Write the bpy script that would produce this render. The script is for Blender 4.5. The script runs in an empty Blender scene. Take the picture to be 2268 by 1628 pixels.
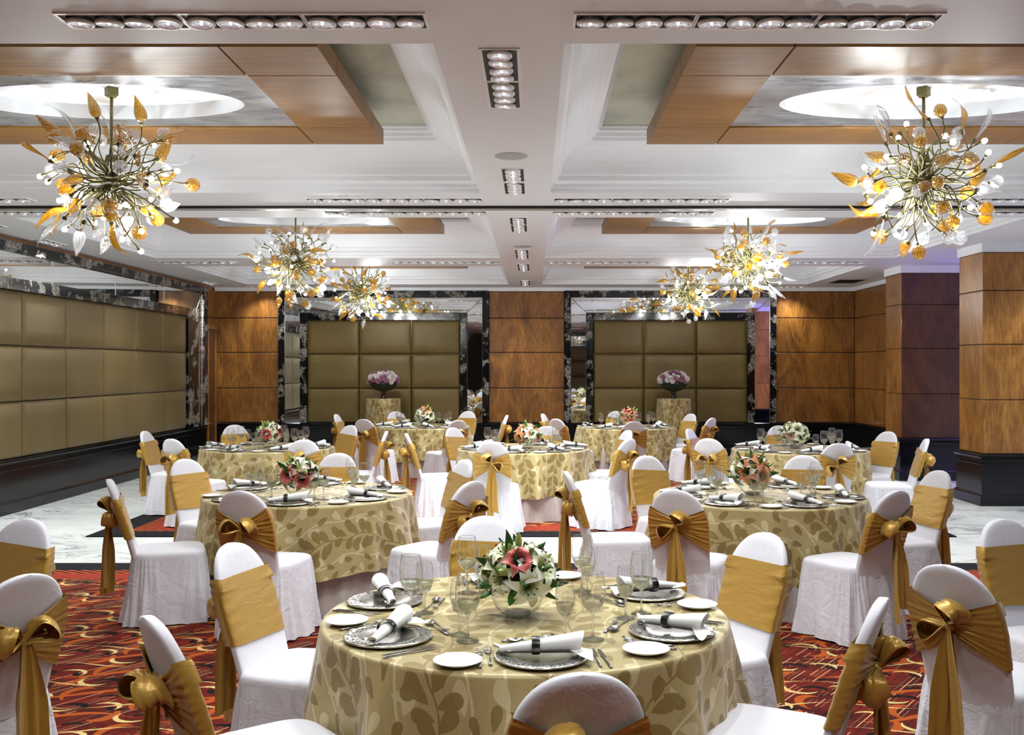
import bpy, math, random
from math import pi, sin, cos, sqrt, radians as R, atan2
from mathutils import Vector, Matrix, Euler, Quaternion
random.seed(11)
S = bpy.context.scene
COL = S.collection

# ------------------------------------------------------------------ camera, world, exposure
cam_d = bpy.data.cameras.new('camera'); cam = bpy.data.objects.new('camera', cam_d); COL.objects.link(cam)
cam.location = (0, 0, 1.71); cam.rotation_euler = (pi/2, 0, 0)
cam_d.sensor_width = 36; cam_d.sensor_fit = 'HORIZONTAL'; cam_d.lens = 35.0
cam_d.shift_x = -50/2268; cam_d.shift_y = -1/2268
cam_d.clip_start = .05; cam_d.clip_end = 100
S.camera = cam
W = bpy.data.worlds.new('world'); S.world = W; W.use_nodes = True
W.node_tree.nodes['Background'].inputs[0].default_value = (.02, .02, .025, 1)
S.view_settings.view_transform = 'Standard'; S.view_settings.look = 'None'
S.view_settings.gamma = 1; S.view_settings.use_curve_mapping = False
S.view_settings.exposure = 0.42
S.cycles.max_bounces = 8; S.cycles.diffuse_bounces = 4; S.cycles.glossy_bounces = 4
S.cycles.transmission_bounces = 8; S.cycles.transparent_max_bounces = 16
S.cycles.caustics_reflective = False; S.cycles.caustics_refractive = False
S.cycles.sample_clamp_indirect = 3.0; S.cycles.blur_glossy = .5

CHAND_W = 17.0      # watts of each of the five lamps burning in a chandelier
SPOT_W = 60.0       # watts of each four-lamp downlight
LAMP_COL = (.95, .99, 1.0)

EYE = 1.71; VX = 1184.0; VY = 813.0; F = 2205.0
def gp(px, py, z=.765):
    d = (EYE-z)*F/(py-VY); return ((px-VX)*d/F, d)

# ------------------------------------------------------------------ materials
def lin(h):
    h = h.lstrip('#'); c = [int(h[i:i+2], 16)/255 for i in (0, 2, 4)]
    return tuple(x/12.92 if x <= .04045 else ((x+.055)/1.055)**2.4 for x in c) + (1,)

class NT:
    def __init__(s, name):
        s.m = bpy.data.materials.new(name); s.m.use_nodes = True; s.t = s.m.node_tree; s.t.nodes.clear()
        s.out = s.t.nodes.new('ShaderNodeOutputMaterial')
    def n(s, ty, **k):
        nd = s.t.nodes.new(ty)
        for a, b in k.items(): setattr(nd, a, b)
        return nd
    def set(s, sock, v):
        if isinstance(v, bpy.types.NodeSocket): s.t.links.new(v, sock)
        elif v is not None:
            try: sock.default_value = v
            except Exception: sock.default_value = (v, v, v)
    def math(s, op, a, b=None, c=None, clamp=False):
        nd = s.n('ShaderNodeMath', operation=op, use_clamp=clamp)
        s.set(nd.inputs[0], a); s.set(nd.inputs[1], b)
        if c is not None: s.set(nd.inputs[2], c)
        return nd.outputs[0]
    def vm(s, op, a, b=None):
        nd = s.n('ShaderNodeVectorMath', operation=op); s.set(nd.inputs[0], a)
        if b is not None: s.set(nd.inputs[1], b)
        return nd.outputs[1] if op in ('LENGTH', 'DOT_PRODUCT', 'DISTANCE') else nd.outputs[0]
    def coord(s, which='Object'): return s.n('ShaderNodeTexCoord').outputs[which]
    def pos(s): return s.n('ShaderNodeNewGeometry').outputs['Position']
    def map(s, v, loc=(0, 0, 0), rot=(0, 0, 0), sc=(1, 1, 1)):
        nd = s.n('ShaderNodeMapping'); s.set(nd.inputs[0], v)
        nd.inputs[1].default_value = loc; nd.inputs[2].default_value = rot; nd.inputs[3].default_value = sc
        return nd.outputs[0]
    def sep(s, v):
        nd = s.n('ShaderNodeSeparateXYZ'); s.set(nd.inputs[0], v); return nd.outputs
    def comb(s, x, y, z=0):
        nd = s.n('ShaderNodeCombineXYZ'); s.set(nd.inputs[0], x); s.set(nd.inputs[1], y); s.set(nd.inputs[2], z)
        return nd.outputs[0]
    def noise(s, v, scale, detail=3, rough=.5, dist=0, color=False):
        nd = s.n('ShaderNodeTexNoise'); s.set(nd.inputs['Vector'], v)
        nd.inputs['Scale'].default_value = scale; nd.inputs['Detail'].default_value = detail
        nd.inputs['Roughness'].default_value = rough; nd.inputs['Distortion'].default_value = dist
        return nd.outputs[1 if color else 0]
    def voro(s, v, scale, feature='F1', out=0, rnd=1):
        nd = s.n('ShaderNodeTexVoronoi', feature=feature); s.set(nd.inputs['Vector'], v)
        nd.inputs['Scale'].default_value = scale; nd.inputs['Randomness'].default_value = rnd
        return nd.outputs[out]
    def ramp(s, fac, stops, interp='LINEAR'):
        nd = s.n('ShaderNodeValToRGB'); s.set(nd.inputs[0], fac); e = nd.color_ramp; e.interpolation = interp
        while len(e.elements) < len(stops): e.elements.new(.5)
        for el, (p, c) in zip(e.elements, stops):
            el.position = p; el.color = c if isinstance(c, tuple) else ((c, c, c, 1) if not isinstance(c, str) else lin(c))
        return nd.outputs[0]
    def mix(s, f, a, b, blend='MIX'):
        nd = s.n('ShaderNodeMix', data_type='RGBA', blend_type=blend)
        s.set(nd.inputs[0], f); s.set(nd.inputs[6], lin(a) if isinstance(a, str) else a); s.set(nd.inputs[7], lin(b) if isinstance(b, str) else b)
        return nd.outputs[2]
    def bump(s, h, strength=.3, dist=.01):
        nd = s.n('ShaderNodeBump'); s.set(nd.inputs['Height'], h)
        nd.inputs['Strength'].default_value = strength; nd.inputs['Distance'].default_value = dist
        return nd.outputs[0]
    def pr(s, base, rough=.5, metal=0, normal=None, sheen=0, spec=.5, coat=0, emis=None, es=0, coatr=.05, tint=None):
        p = s.n('ShaderNodeBsdfPrincipled')
        s.set(p.inputs['Base Color'], lin(base) if isinstance(base, str) else base)
        s.set(p.inputs['Roughness'], rough); s.set(p.inputs['Metallic'], metal)
        if normal is not None: s.set(p.inputs['Normal'], normal)
        p.inputs['Sheen Weight'].default_value = sheen; s.set(p.inputs['Specular IOR Level'], spec)
        p.inputs['Coat Weight'].default_value = coat; p.inputs['Coat Roughness'].default_value = coatr
        if emis: s.set(p.inputs['Emission Color'], lin(emis)); p.inputs['Emission Strength'].default_value = es
        return p.outputs[0]
    def done(s, sh):
        s.t.links.new(sh, s.out.inputs[0]); return s.m

def simple(name, base, rough=.5, metal=0, **k):
    t = NT(name); return t.done(t.pr(base, rough, metal, **k))

def m_plaster():
    t = NT('white_plaster'); p = t.pos()
    c = t.mix(t.noise(p, 1.2, 3), '#dfe2e6', '#e9ebef')
    return t.done(t.pr(c, .55, normal=t.bump(t.noise(p, 30, 2), .05, .004)))
def m_silver():
    t = NT('silver_leaf'); p = t.map(t.pos(), sc=(1, 4, 1))
    n = t.noise(p, 3.0, 6, .7, .2)
    c = t.ramp(n, [(.25, '#8d9098'), (.5, '#b4b7bd'), (.75, '#d6d7d8')])
    return t.done(t.pr(c, t.ramp(n, [(.3, .22), (.7, .42)]), .75))
def m_silver_green():
    t = NT('pale_leaf'); p = t.pos(); n = t.noise(p, 1.8, 5, .6, .6)
    c = t.ramp(n, [(.3, '#a3a698'), (.55, '#c2c5b0'), (.75, '#d6d8c2')])
    return t.done(t.pr(c, .38, .25))
def m_ceilwood():
    t = NT('honey_veneer'); p = t.map(t.pos(), sc=(1, 14, 14))
    n = t.noise(p, 1.6, 5, .6, .4); f = t.noise(t.map(t.pos(), sc=(4, 120, 120)), 1.5, 2)
    c = t.ramp(t.math('ADD', t.math('MULTIPLY', n, .7), t.math('MULTIPLY', f, .3)), [(.3, '#6c4a18'), (.5, '#875c20'), (.72, '#9b702d')])
    return t.done(t.pr(c, .42, coat=.12, coatr=.25))
def m_burl(name, a, b, c_, groove=True):
    t = NT(name); p = t.pos()
    n = t.noise(t.map(p, sc=(1, 1, .45)), 2.0, 6, .62, 1.6)
    f = t.noise(t.map(p, sc=(26, 26, 2.6)), 2.2, 4, .7, .3)
    s = t.noise(t.map(p, sc=(3, 3, 2)), 3.2, 6, .75, 2.2)
    sp = t.ramp(s, [(.33, .0), (.42, 1.0)])
    v = t.math('ADD', t.math('MULTIPLY', n, .5), t.math('MULTIPLY', f, .5))
    c = t.ramp(v, [(.36, a), (.5, b), (.64, c_)])
    c = t.mix(t.math('MULTIPLY', t.math('SUBTRACT', 1, sp), .38), c, a)
    return t.done(t.pr(c, t.ramp(f, [(.2, .28), (.8, .42)]), coat=.15))
def m_blackmarble():
    t = NT('black_veined_marble'); p = t.pos()
    v = t.noise(p, 12, 6, .68, 2.2)
    line = t.math('ABSOLUTE', t.math('SUBTRACT', v, .5))
    k = t.ramp(line, [(.0, 1.0), (.010, 1.0), (.020, 0.0)])
    msk = t.ramp(t.noise(p, 3.5, 3, .6), [(.50, 0.0), (.56, 1.0)])
    w = t.noise(p, 22, 6, .75, 2.0); l2 = t.ramp(t.math('ABSOLUTE', t.math('SUBTRACT', w, .5)), [(0, .8), (.012, 0.0)])
    f = t.math('MULTIPLY', t.math('MAXIMUM', k, l2), msk)
    c = t.mix(f, '#050609', '#dcd6c8')
    return t.done(t.pr(c, .12, spec=.4, coat=.0))
def m_blackgran():
    t = NT('polished_black_granite'); p = t.pos()
    c = t.mix(t.ramp(t.noise(p, 3, 5, .7), [(.4, 0.0), (.8, 1.0)]), '#060708', '#15161a')
    return t.done(t.pr(c, .16, spec=.4))
def m_whitemarble():
    t = NT('white_marble'); p = t.pos()
    q = t.map(p, rot=(0, 0, .5), sc=(1, 1.9, 1))
    v = t.noise(q, .95, 8, .62, 1.4); k = t.ramp(t.math('ABSOLUTE', t.math('SUBTRACT', v, .5)), [(0, .95), (.006, .55), (.024, 0.0)])
    msk = t.ramp(t.noise(p, .9, 3), [(.42, 0.0), (.62, 1.0)])
    v2 = t.noise(q, 2.6, 6, .7, 2.0); k2 = t.ramp(t.math('ABSOLUTE', t.math('SUBTRACT', v2, .5)), [(0, .5), (.014, 0.0)])
    cloud = t.ramp(t.noise(q, 1.2, 4), [(.3, '#d3d6d4'), (.7, '#eeefec')])
    f = t.math('MAXIMUM', t.math('MULTIPLY', k, msk), t.math('MULTIPLY', k2, t.math('MULTIPLY', msk, .7)))
    return t.done(t.pr(t.mix(f, cloud, '#4b4f55'), .24, spec=.35))
def m_pad():
    t = NT('olive_silk'); p = t.pos()
    f = t.noise(t.map(p, sc=(40, 40, 3)), 6, 3, .7); g = t.noise(p, 1.3, 3)
    c = t.ramp(t.math('ADD', t.math('MULTIPLY', f, .6), t.math('MULTIPLY', g, .4)), [(.3, '#58471c'), (.5, '#6a5829'), (.7, '#7b6935')])
    return t.done(t.pr(c, .5, .1, sheen=.08, normal=t.bump(f, .12, .003)))
def m_mirror(): return simple('mirror_glass', '#e9ecec', .015, 1.0)

def m_cloth_white(name='white_chair_cloth', base='#dedce3', bmp=.75):
    t = NT(name); p = t.coord('Object')
    info = t.n('ShaderNodeObjectInfo').outputs['Random']
    q = t.vm('ADD', p, t.comb(t.math('MULTIPLY', info, 9), t.math('MULTIPLY', info, 5), 0))
    n1 = t.noise(q, 9, 4, .6, 1.5); n2 = t.noise(t.map(q, sc=(1, 1, .5)), 38, 3, .6, .6)
    cell = t.voro(q, 8, 'F1', 0, .9); rings = t.math('SINE', t.math('MULTIPLY', cell, 60))
    h = t.math('ADD', t.math('MULTIPLY', n1, .9), t.math('ADD', t.math('MULTIPLY', n2, .25), t.math('MULTIPLY', rings, .012)))
    return t.done(t.pr(base, .62, sheen=.25, normal=t.bump(h, bmp, .018), spec=.35))
def m_sash(name='gold_satin_sash', a='#b18836', b='#bf953f'):
    t = NT(name); p = t.coord('Object')
    f = t.noise(t.map(p, sc=(3, 3, 26)), 7, 3, .6); n1 = t.noise(t.map(p, sc=(1.2, 1.2, 5)), 7, 3, .5, .8)
    c = t.mix(f, a, b)
    return t.done(t.pr(c, .36, .30, sheen=.2, normal=t.bump(n1, .22, .010), spec=.5))

def tear(t, u, v, x, y, ang, ln, wd):
    """1 inside a teardrop whose tip is at x,y and that points along ang"""
    ca, sa = cos(ang)/ln, sin(ang)/ln
    # a along the leaf 0..1, b across
    a = t.math('MULTIPLY_ADD', u, ca, t.math('MULTIPLY_ADD', v, sa, -(x*ca+y*sa)))
    cb, sb = -sin(ang), cos(ang)
    b = t.math('MULTIPLY_ADD', u, cb, t.math('MULTIPLY', v, sb)); b = t.math('SUBTRACT', b, x*cb+y*sb)
    k = wd*wd/.148
    g = t.math('MULTIPLY', t.math('MULTIPLY', t.math('MULTIPLY', a, a), t.math('SUBTRACT', 1, a)), k)
    g = t.math('MULTIPLY', g, t.math('GREATER_THAN', a, 0))
    return t.math('GREATER_THAN', t.math('SUBTRACT', g, t.math('MULTIPLY', b, b)), 0)
def m_damask():
    t = NT('champagne_leaf_damask'); uv = t.coord('UV'); s = t.sep(uv)
    T = .39
    U = t.math('DIVIDE', s[0], T); V = t.math('DIVIDE', s[1], T)
    # brick-like half drop
    row = t.math('FLOOR', U); V = t.math('ADD', V, t.math('MULTIPLY', t.math('MODULO', t.math('ABSOLUTE', row), 2), .5))
    u = t.math('SUBTRACT', U, row); v = t.math('FRACT', t.math('ADD', V, 40))
    dark = None
    leaves = [(.50, .04, 2.3, .27, .078), (.52, .10, .65, .27, .078), (.50, .20, 2.75, .26, .07), (.54, .30, .25, .27, .075), (.46, .34, 2.2, .30, .08),
              (.44, .50, 3.3, .24, .07), (.52, .42, .9, .30, .08), (.50, .58, 2.5, .27, .075), (.56, .62, .2, .26, .07), (.52, .72, 1.0, .24, .065), (.50, .80, 2.0, .22, .065), (.52, .90, .3, .24, .065),
              (.04, .10, 1.1, .2, .05), (.96, .52, 2.0, .2, .05), (.08, .62, 1.4, .22, .052), (.94, .02, 1.9, .22, .05)]
    for l in leaves:
        g = tear(t, u, v, *l); dark = g if dark is None else t.math('MAXIMUM', dark, g)
    light = None
    for l in [(.18, .30, .9, .24, .07), (.22, .80, 2.2, .22, .065), (.80, .22, 1.7, .26, .07), (.82, .78, .7, .2, .06), (.12, .50, -.4, .18, .05), (.72, .92, 2.6, .2, .05)]:
        g = tear(t, u, v, *l); light = g if light is None else t.math('MAXIMUM', light, g)
    st = t.math('ABSOLUTE', t.math('SUBTRACT', u, t.math('MULTIPLY_ADD', t.math('SINE', t.math('MULTIPLY', v, 2*pi)), .045, .5)))
    dark = t.math('MAXIMUM', dark, t.math('LESS_THAN', st, .011))
    st2 = t.math('ABSOLUTE', t.math('SUBTRACT', t.math('ABSOLUTE', t.math('SUBTRACT', u, .5)), t.math('MULTIPLY_ADD', t.math('SINE', t.math('MULTIPLY', v, 2*pi)), .04, .34)))
    light = t.math('MAXIMUM', light, t.math('LESS_THAN', st2, .013))
    th1 = t.noise(t.map(uv, sc=(420, 9, 1)), 1, 2, .6); th2 = t.noise(t.map(uv, sc=(12, 300, 1)), 1, 2, .6)
    th = t.math('ADD', t.math('MULTIPLY', th1, .6), t.math('MULTIPLY', th2, .4))
    base = t.mix(th, '#937f4a', '#c9b884')
    base = t.mix(t.math('MULTIPLY', light, .7), base, '#d9cca0')
    base = t.mix(t.math('MULTIPLY', dark, .85), base, t.mix(th, '#6e5724', '#917939'))
    big = t.noise(t.coord('Object'), 5, 3, .5, .8)
    return t.done(t.pr(base, t.ramp(dark, [(0, .40), (1, .52)]), .12, sheen=.2, normal=t.bump(t.math('ADD', t.math('MULTIPLY', big, 1.0), t.math('MULTIPLY', th, .12)), .25, .015), spec=.5))
def m_skirt():
    t = NT('grey_lilac_damask_skirt'); p = t.coord('Object')
    k = t.voro(t.map(p, sc=(1, 1, .35)), 46, 'F1'); f = t.ramp(k, [(.18, 1.0), (.3, 0.0)])
    return t.done(t.pr(t.mix(t.math('MULTIPLY', f, .35), '#bfb4ae', '#8b7f77'), .5, .05, sheen=.2, normal=t.bump(t.noise(p, 8, 3), .3, .015)))

def m_carpet():
    t = NT('red_swirl_carpet'); p = t.pos(); s = t.sep(p)
    wob = t.noise(p, 60, 2); X = t.math('MULTIPLY_ADD', wob, .008, s[0]); Y = t.math('MULTIPLY_ADD', wob, .008, s[1])
    base = t.ramp(t.noise(p, 5, 3, .6), [(.35, '#43110b'), (.5, '#5f170c'), (.7, '#7c2210')])
    # fine diagonal threads
    D = t.math('ADD', t.math('MULTIPLY', s[0], .80), t.math('MULTIPLY', s[1], -.60))
    gate = t.math('GREATER_THAN', t.noise(t.comb(D, 0, 0), 11, 2, .7), .50)
    ln = t.math('LESS_THAN', t.math('FRACT', t.math('MULTIPLY', D, 38)), .17)
    br = t.math('GREATER_THAN', t.noise(p, 7, 2), .43)
    f = t.math('MULTIPLY', t.math('MULTIPLY', ln, gate), br)
    c = t.mix(f, base, '#d6b58a')
    D2 = t.math('FRACT', t.math('MULTIPLY', D, 19)); c = t.mix(t.math('MULTIPLY', t.math('LESS_THAN', D2, .14), .7), c, '#23100c')
    def arcs(cx, cy, ox, oy, r0, w0, al, sy):
        a = t.math('FRACT', t.math('ADD', t.math('DIVIDE', X, cx), ox+40))
        rowi = t.math('FLOOR', t.math('ADD', t.math('DIVIDE', X, cx), ox+40))
        b = t.math('FRACT', t.math('ADD', t.math('ADD', t.math('DIVIDE', Y, cy), oy+40), t.math('MULTIPLY', rowi, .37)))
        a = t.math('MULTIPLY', t.math('SUBTRACT', a, .5), cx); b = t.math('MULTIPLY', t.math('MULTIPLY', t.math('SUBTRACT', b, .5), cy), sy)
        r = t.math('SQRT', t.math('ADD', t.math('MULTIPLY', a, a), t.math('MULTIPLY', b, b)))
        dp = t.math('DIVIDE', t.math('MULTIPLY_ADD', a, cos(al), t.math('MULTIPLY', b, sin(al))), r)
        return t.math('LESS_THAN', t.math('ABSOLUTE', t.math('SUBTRACT', r, r0)), t.math('MULTIPLY', t.math('ADD', dp, -.05), w0))
    for (col, A) in (('#a84e1c', [(.42, .40, .1, .0, .085, .024, 2.6, .8), (.42, .40, .55, .35, .075, .024, -.6, .8)]),
                     ('#160c0b', [(.42, .40, .0, .5, .07, .026, 1.2, 1.3), (.42, .40, .4, .1, .06, .026, 4.2, 1.4), (.42, .40, .7, .75, .05, .022, 1.9, 1.6)]),
                     ('#d2b877', [(.42, .40, .12, .42, .09, .017, -2.2, 1.1), (.42, .40, .62, .12, .08, .016, .9, 1.2)])):
        for a in A: c = t.mix(arcs(*a), c, col)
    # long thin cream S lines running across
    wv = t.math('ADD', t.math('MULTIPLY', Y, 2.9), t.math('MULTIPLY', t.math('SINE', t.math('MULTIPLY', X, 7.5)), .13))
    c = t.mix(t.math('LESS_THAN', t.math('ABSOLUTE', t.math('SUBTRACT', t.math('FRACT', wv), .5)), t.math('MULTIPLY_ADD', t.math('SINE', t.math('MULTIPLY_ADD', X, 14.96, 1)), .012, .014)), c, '#c9aa6e')
    wv = t.math('ADD', t.math('ADD', t.math('MULTIPLY', Y, 2.9), .5), t.math('MULTIPLY', t.math('SINE', t.math('MULTIPLY_ADD', X, 7.5, 2)), .18))
    c = t.mix(t.math('LESS_THAN', t.math('ABSOLUTE', t.math('SUBTRACT', t.math('FRACT', wv), .5)), t.math('MULTIPLY_ADD', t.math('SINE', t.math('MULTIPLY', X, 7.5)), .03, .03)), c, '#a94f1b')
    return t.done(t.pr(c, .9, spec=.15, normal=t.bump(t.noise(p, 220, 2), .3, .004)))
def m_border():
    t = NT('carpet_border_comb'); p = t.pos(); s = t.sep(p)
    # comb of orange teeth over red
    fx = t.math('FRACT', t.math('ADD', t.math('MULTIPLY', s[0], 9), t.math('MULTIPLY', s[1], 16)))
    return t.done(t.pr(t.mix(t.math('LESS_THAN', fx, .45), '#2a0f0b', '#b4522a'), .9, spec=.15))

def m_thinglass(name='clear_glass', tint=(.985, .99, .985, 1)):
    t = NT(name); lw = t.n('ShaderNodeLayerWeight'); lw.inputs[0].default_value = .5; fc = lw.outputs['Facing']
    f = t.math('MINIMUM', t.math('MULTIPLY_ADD', t.math('POWER', fc, 3.0), .85, .085), .95)
    tr = t.n('ShaderNodeBsdfTransparent'); t.set(tr.inputs[0], t.mix(t.ramp(fc, [(.40, 0.0), (.70, .16), (.95, 1.0)]), tint, (.06, .07, .07, 1)))
    gl = t.n('ShaderNodeBsdfGlossy'); gl.inputs[0].default_value = (1, 1, 1, 1); gl.inputs[1].default_value = .02
    mx = t.n('ShaderNodeMixShader'); t.set(mx.inputs[0], f); t.t.links.new(tr.outputs[0], mx.inputs[1]); t.t.links.new(gl.outputs[0], mx.inputs[2])
    return t.done(mx.outputs[0])
def m_realglass(name, tint, ior=1.45, through=.5):
    t = NT(name); g = t.n('ShaderNodeBsdfGlass'); g.inputs['Color'].default_value = tint; g.inputs['Roughness'].default_value = 0; g.inputs['IOR'].default_value = ior
    tr = t.n('ShaderNodeBsdfTransparent'); tr.inputs[0].default_value = tint
    mx = t.n('ShaderNodeMixShader'); mx.inputs[0].default_value = 1-through; t.t.links.new(tr.outputs[0], mx.inputs[1]); t.t.links.new(g.outputs[0], mx.inputs[2])
    return t.done(mx.outputs[0])
def m_artglass(name, tint, diff, body, kk=.35):
    t = NT(name); p = t.coord('Object'); s = t.sep(p)
    ang = t.math('ARCTAN2', s[1], s[0]); rib = t.math('SINE', t.math('MULTIPLY', ang, 14))
    nrm = t.bump(rib, .5, .004)
    tr = t.n('ShaderNodeBsdfTransparent'); tr.inputs[0].default_value = tint
    tl = t.n('ShaderNodeBsdfTranslucent'); tl.inputs[0].default_value = diff; df = t.n('ShaderNodeBsdfDiffuse'); df.inputs[0].default_value = diff
    a = t.n('ShaderNodeMixShader'); a.inputs[0].default_value = .5; t.t.links.new(tl.outputs[0], a.inputs[1]); t.t.links.new(df.outputs[0], a.inputs[2])
    b = t.n('ShaderNodeMixShader'); t.set(b.inputs[0], t.math('MULTIPLY_ADD', rib, .15, body)); t.t.links.new(tr.outputs[0], b.inputs[1]); t.t.links.new(a.outputs[0], b.inputs[2])
    gl = t.n('ShaderNodeBsdfGlossy'); gl.inputs[1].default_value = .06; t.t.links.new(nrm, gl.inputs['Normal'])
    lw = t.n('ShaderNodeLayerWeight'); lw.inputs[0].default_value = kk; t.t.links.new(nrm, lw.inputs['Normal'])
    c = t.n('ShaderNodeMixShader'); t.set(c.inputs[0], t.math('MULTIPLY_ADD', lw.outputs['Facing'], .5, .12))
    t.t.links.new(b.outputs[0], c.inputs[1]); t.t.links.new(gl.outputs[0], c.inputs[2])
    return t.done(c.outputs[0])
def m_emit(name, col, st):
    t = NT(name); e = t.n('ShaderNodeEmission'); e.inputs[0].default_value = col; e.inputs[1].default_value = st
    m = t.done(e.outputs[0]); m.cycles.emission_sampling = 'NONE'; return m
def m_lamp():
    t = NT('faceted_lamp_reflector'); p = t.coord('Object')
    v = t.voro(p, 60, 'F1', 1); k = t.noise(p, 45, 3, .7)
    c = t.ramp(k, [(.3, '#6c7078'), (.5, '#c9cdd8'), (.65, '#ffffff')])
    return t.done(t.pr(c, .18, .85, emis='#f4f3ff', es=.16))
def m_filigree():
    t = NT('pierced_silver_rim'); p = t.coord('Object'); s = t.sep(p)
    d = t.voro(p, 80, 'F1', 0, .9); r = t.math('SQRT', t.math('ADD', t.math('MULTIPLY', s[0], s[0]), t.math('MULTIPLY', s[1], s[1])))
    hole = t.math('MULTIPLY', t.math('LESS_THAN', d, .44), t.math('MULTIPLY', t.math('GREATER_THAN', r, .108), t.math('LESS_THAN', r, .149)))
    return t.done(t.pr(t.mix(hole, '#d5d4ce', '#2c2719'), t.math('MULTIPLY_ADD', hole, .5, .2), t.math('SUBTRACT', .9, t.math('MULTIPLY', hole, .8))))
def m_petal(name, inner, mid, edge):
    t = NT(name); p = t.coord('Object'); s = t.sep(p)
    r = t.math('SQRT', t.math('ADD', t.math('MULTIPLY', s[0], s[0]), t.math('MULTIPLY', s[1], s[1])))
    c = t.ramp(t.math('MULTIPLY', r, 11), [(.08, inner), (.40, mid), (.75, edge)])
    return t.done(t.pr(c, .5, spec=.3, sheen=.1))
def m_leaf():
    t = NT('green_leaf'); p = t.coord('Object'); c = t.ramp(t.noise(p, 25, 3), [(.3, '#1f4a12'), (.55, '#3d7a22'), (.75, '#8fae55')])
    return t.done(t.pr(c, .4))

PL = m_plaster(); SIL = m_silver(); SILG = m_silver_green(); CW = m_ceilwood()
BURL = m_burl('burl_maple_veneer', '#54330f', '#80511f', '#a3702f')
BURLD = m_burl('dark_shaded_veneer', '#34200f', '#4d2d14', '#63401f')
BM = m_blackmarble(); BG = m_blackgran(); WM = m_whitemarble(); PAD = m_pad(); MIR = m_mirror()
CH = m_cloth_white(bmp=.16); CHS = m_cloth_white('white_skirt_cloth', bmp=.6); SASH = m_sash(); DAM = m_damask(); SKI = m_skirt(); NAP = simple('white_napkin_linen', '#f4f4f2', .6, sheen=.2)
CAR = m_carpet(); BORD = m_border(); BLK = simple('black_carpet_band', '#15151a', .9, spec=.15); REDB = simple('rust_carpet_band', '#8f3320', .9, spec=.15)
GL = m_thinglass(); BOWLG = m_thinglass('bowl_glass', (.97, .985, .975, 1)); GLS = m_realglass('solid_glass', (.96, .98, .975, 1), 1.5, .45)
CG = m_artglass('clear_blown_glass', (.96, .97, .98, 1), (.92, .94, .97, 1), .26)
AG = m_artglass('amber_blown_glass', lin('#efd27a'), lin('#c4981c'), .40)
BULB = m_emit('glowing_bulb', (1, .97, .92, 1), 14)
BRONZE = simple('olive_bronze', '#6a6238', .45, .45); DARK = simple('dark_bronze', '#3a3421', .45, .5)
LAMP = m_lamp(); WHM = simple('white_enamel', '#f0f0f0', .35); TRAY = simple('black_tray', '#060606', .6)
LFIL = m_emit('lamp_core', (1, .98, .95, 1), 3.0)
FIL = m_filigree(); SLV = simple('polished_silver', '#dededb', .22, 1.0); STEEL = simple('cutlery_steel', '#a9a9a6', .2, 1.0)
CHINA = simple('white_china', '#f2f2ee', .12, coat=.3); RING = simple('black_ring', '#0c0b0b', .3); GOLDL = simple('gold_filigree', '#c9b47a', .3, .8)
LW = m_petal('cream_lily_petal', '#a3b652', '#e6e8c4', '#fbfaf0'); LP = m_petal('pink_lily_petal', '#8e2f2a', '#c4544d', '#efd9c8')
LO = m_petal('orange_lily_petal', '#8a8a30', '#c7713f', '#e7a27c'); LEAF = m_leaf(); BUDM = simple('lily_bud', '#a9b866', .45)
GYP = simple('baby_breath', '#f3f3ee', .7); MW = simple('white_chrysanthemum', '#efeae6', .6); MP = simple('pink_chrysanthemum', '#b7809d', .6)
VASE = simple('dark_red_glass', '#1d0d0c', .08, coat=.5); STAM = simple('stamen', '#4a3413', .6); DGR = simple('dark_foliage', '#16261a', .6)
WOODT = simple('plain_table_wood', '#7a5a38', .5); VENT = simple('vent_grey', '#a9a9ab', .5)

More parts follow.
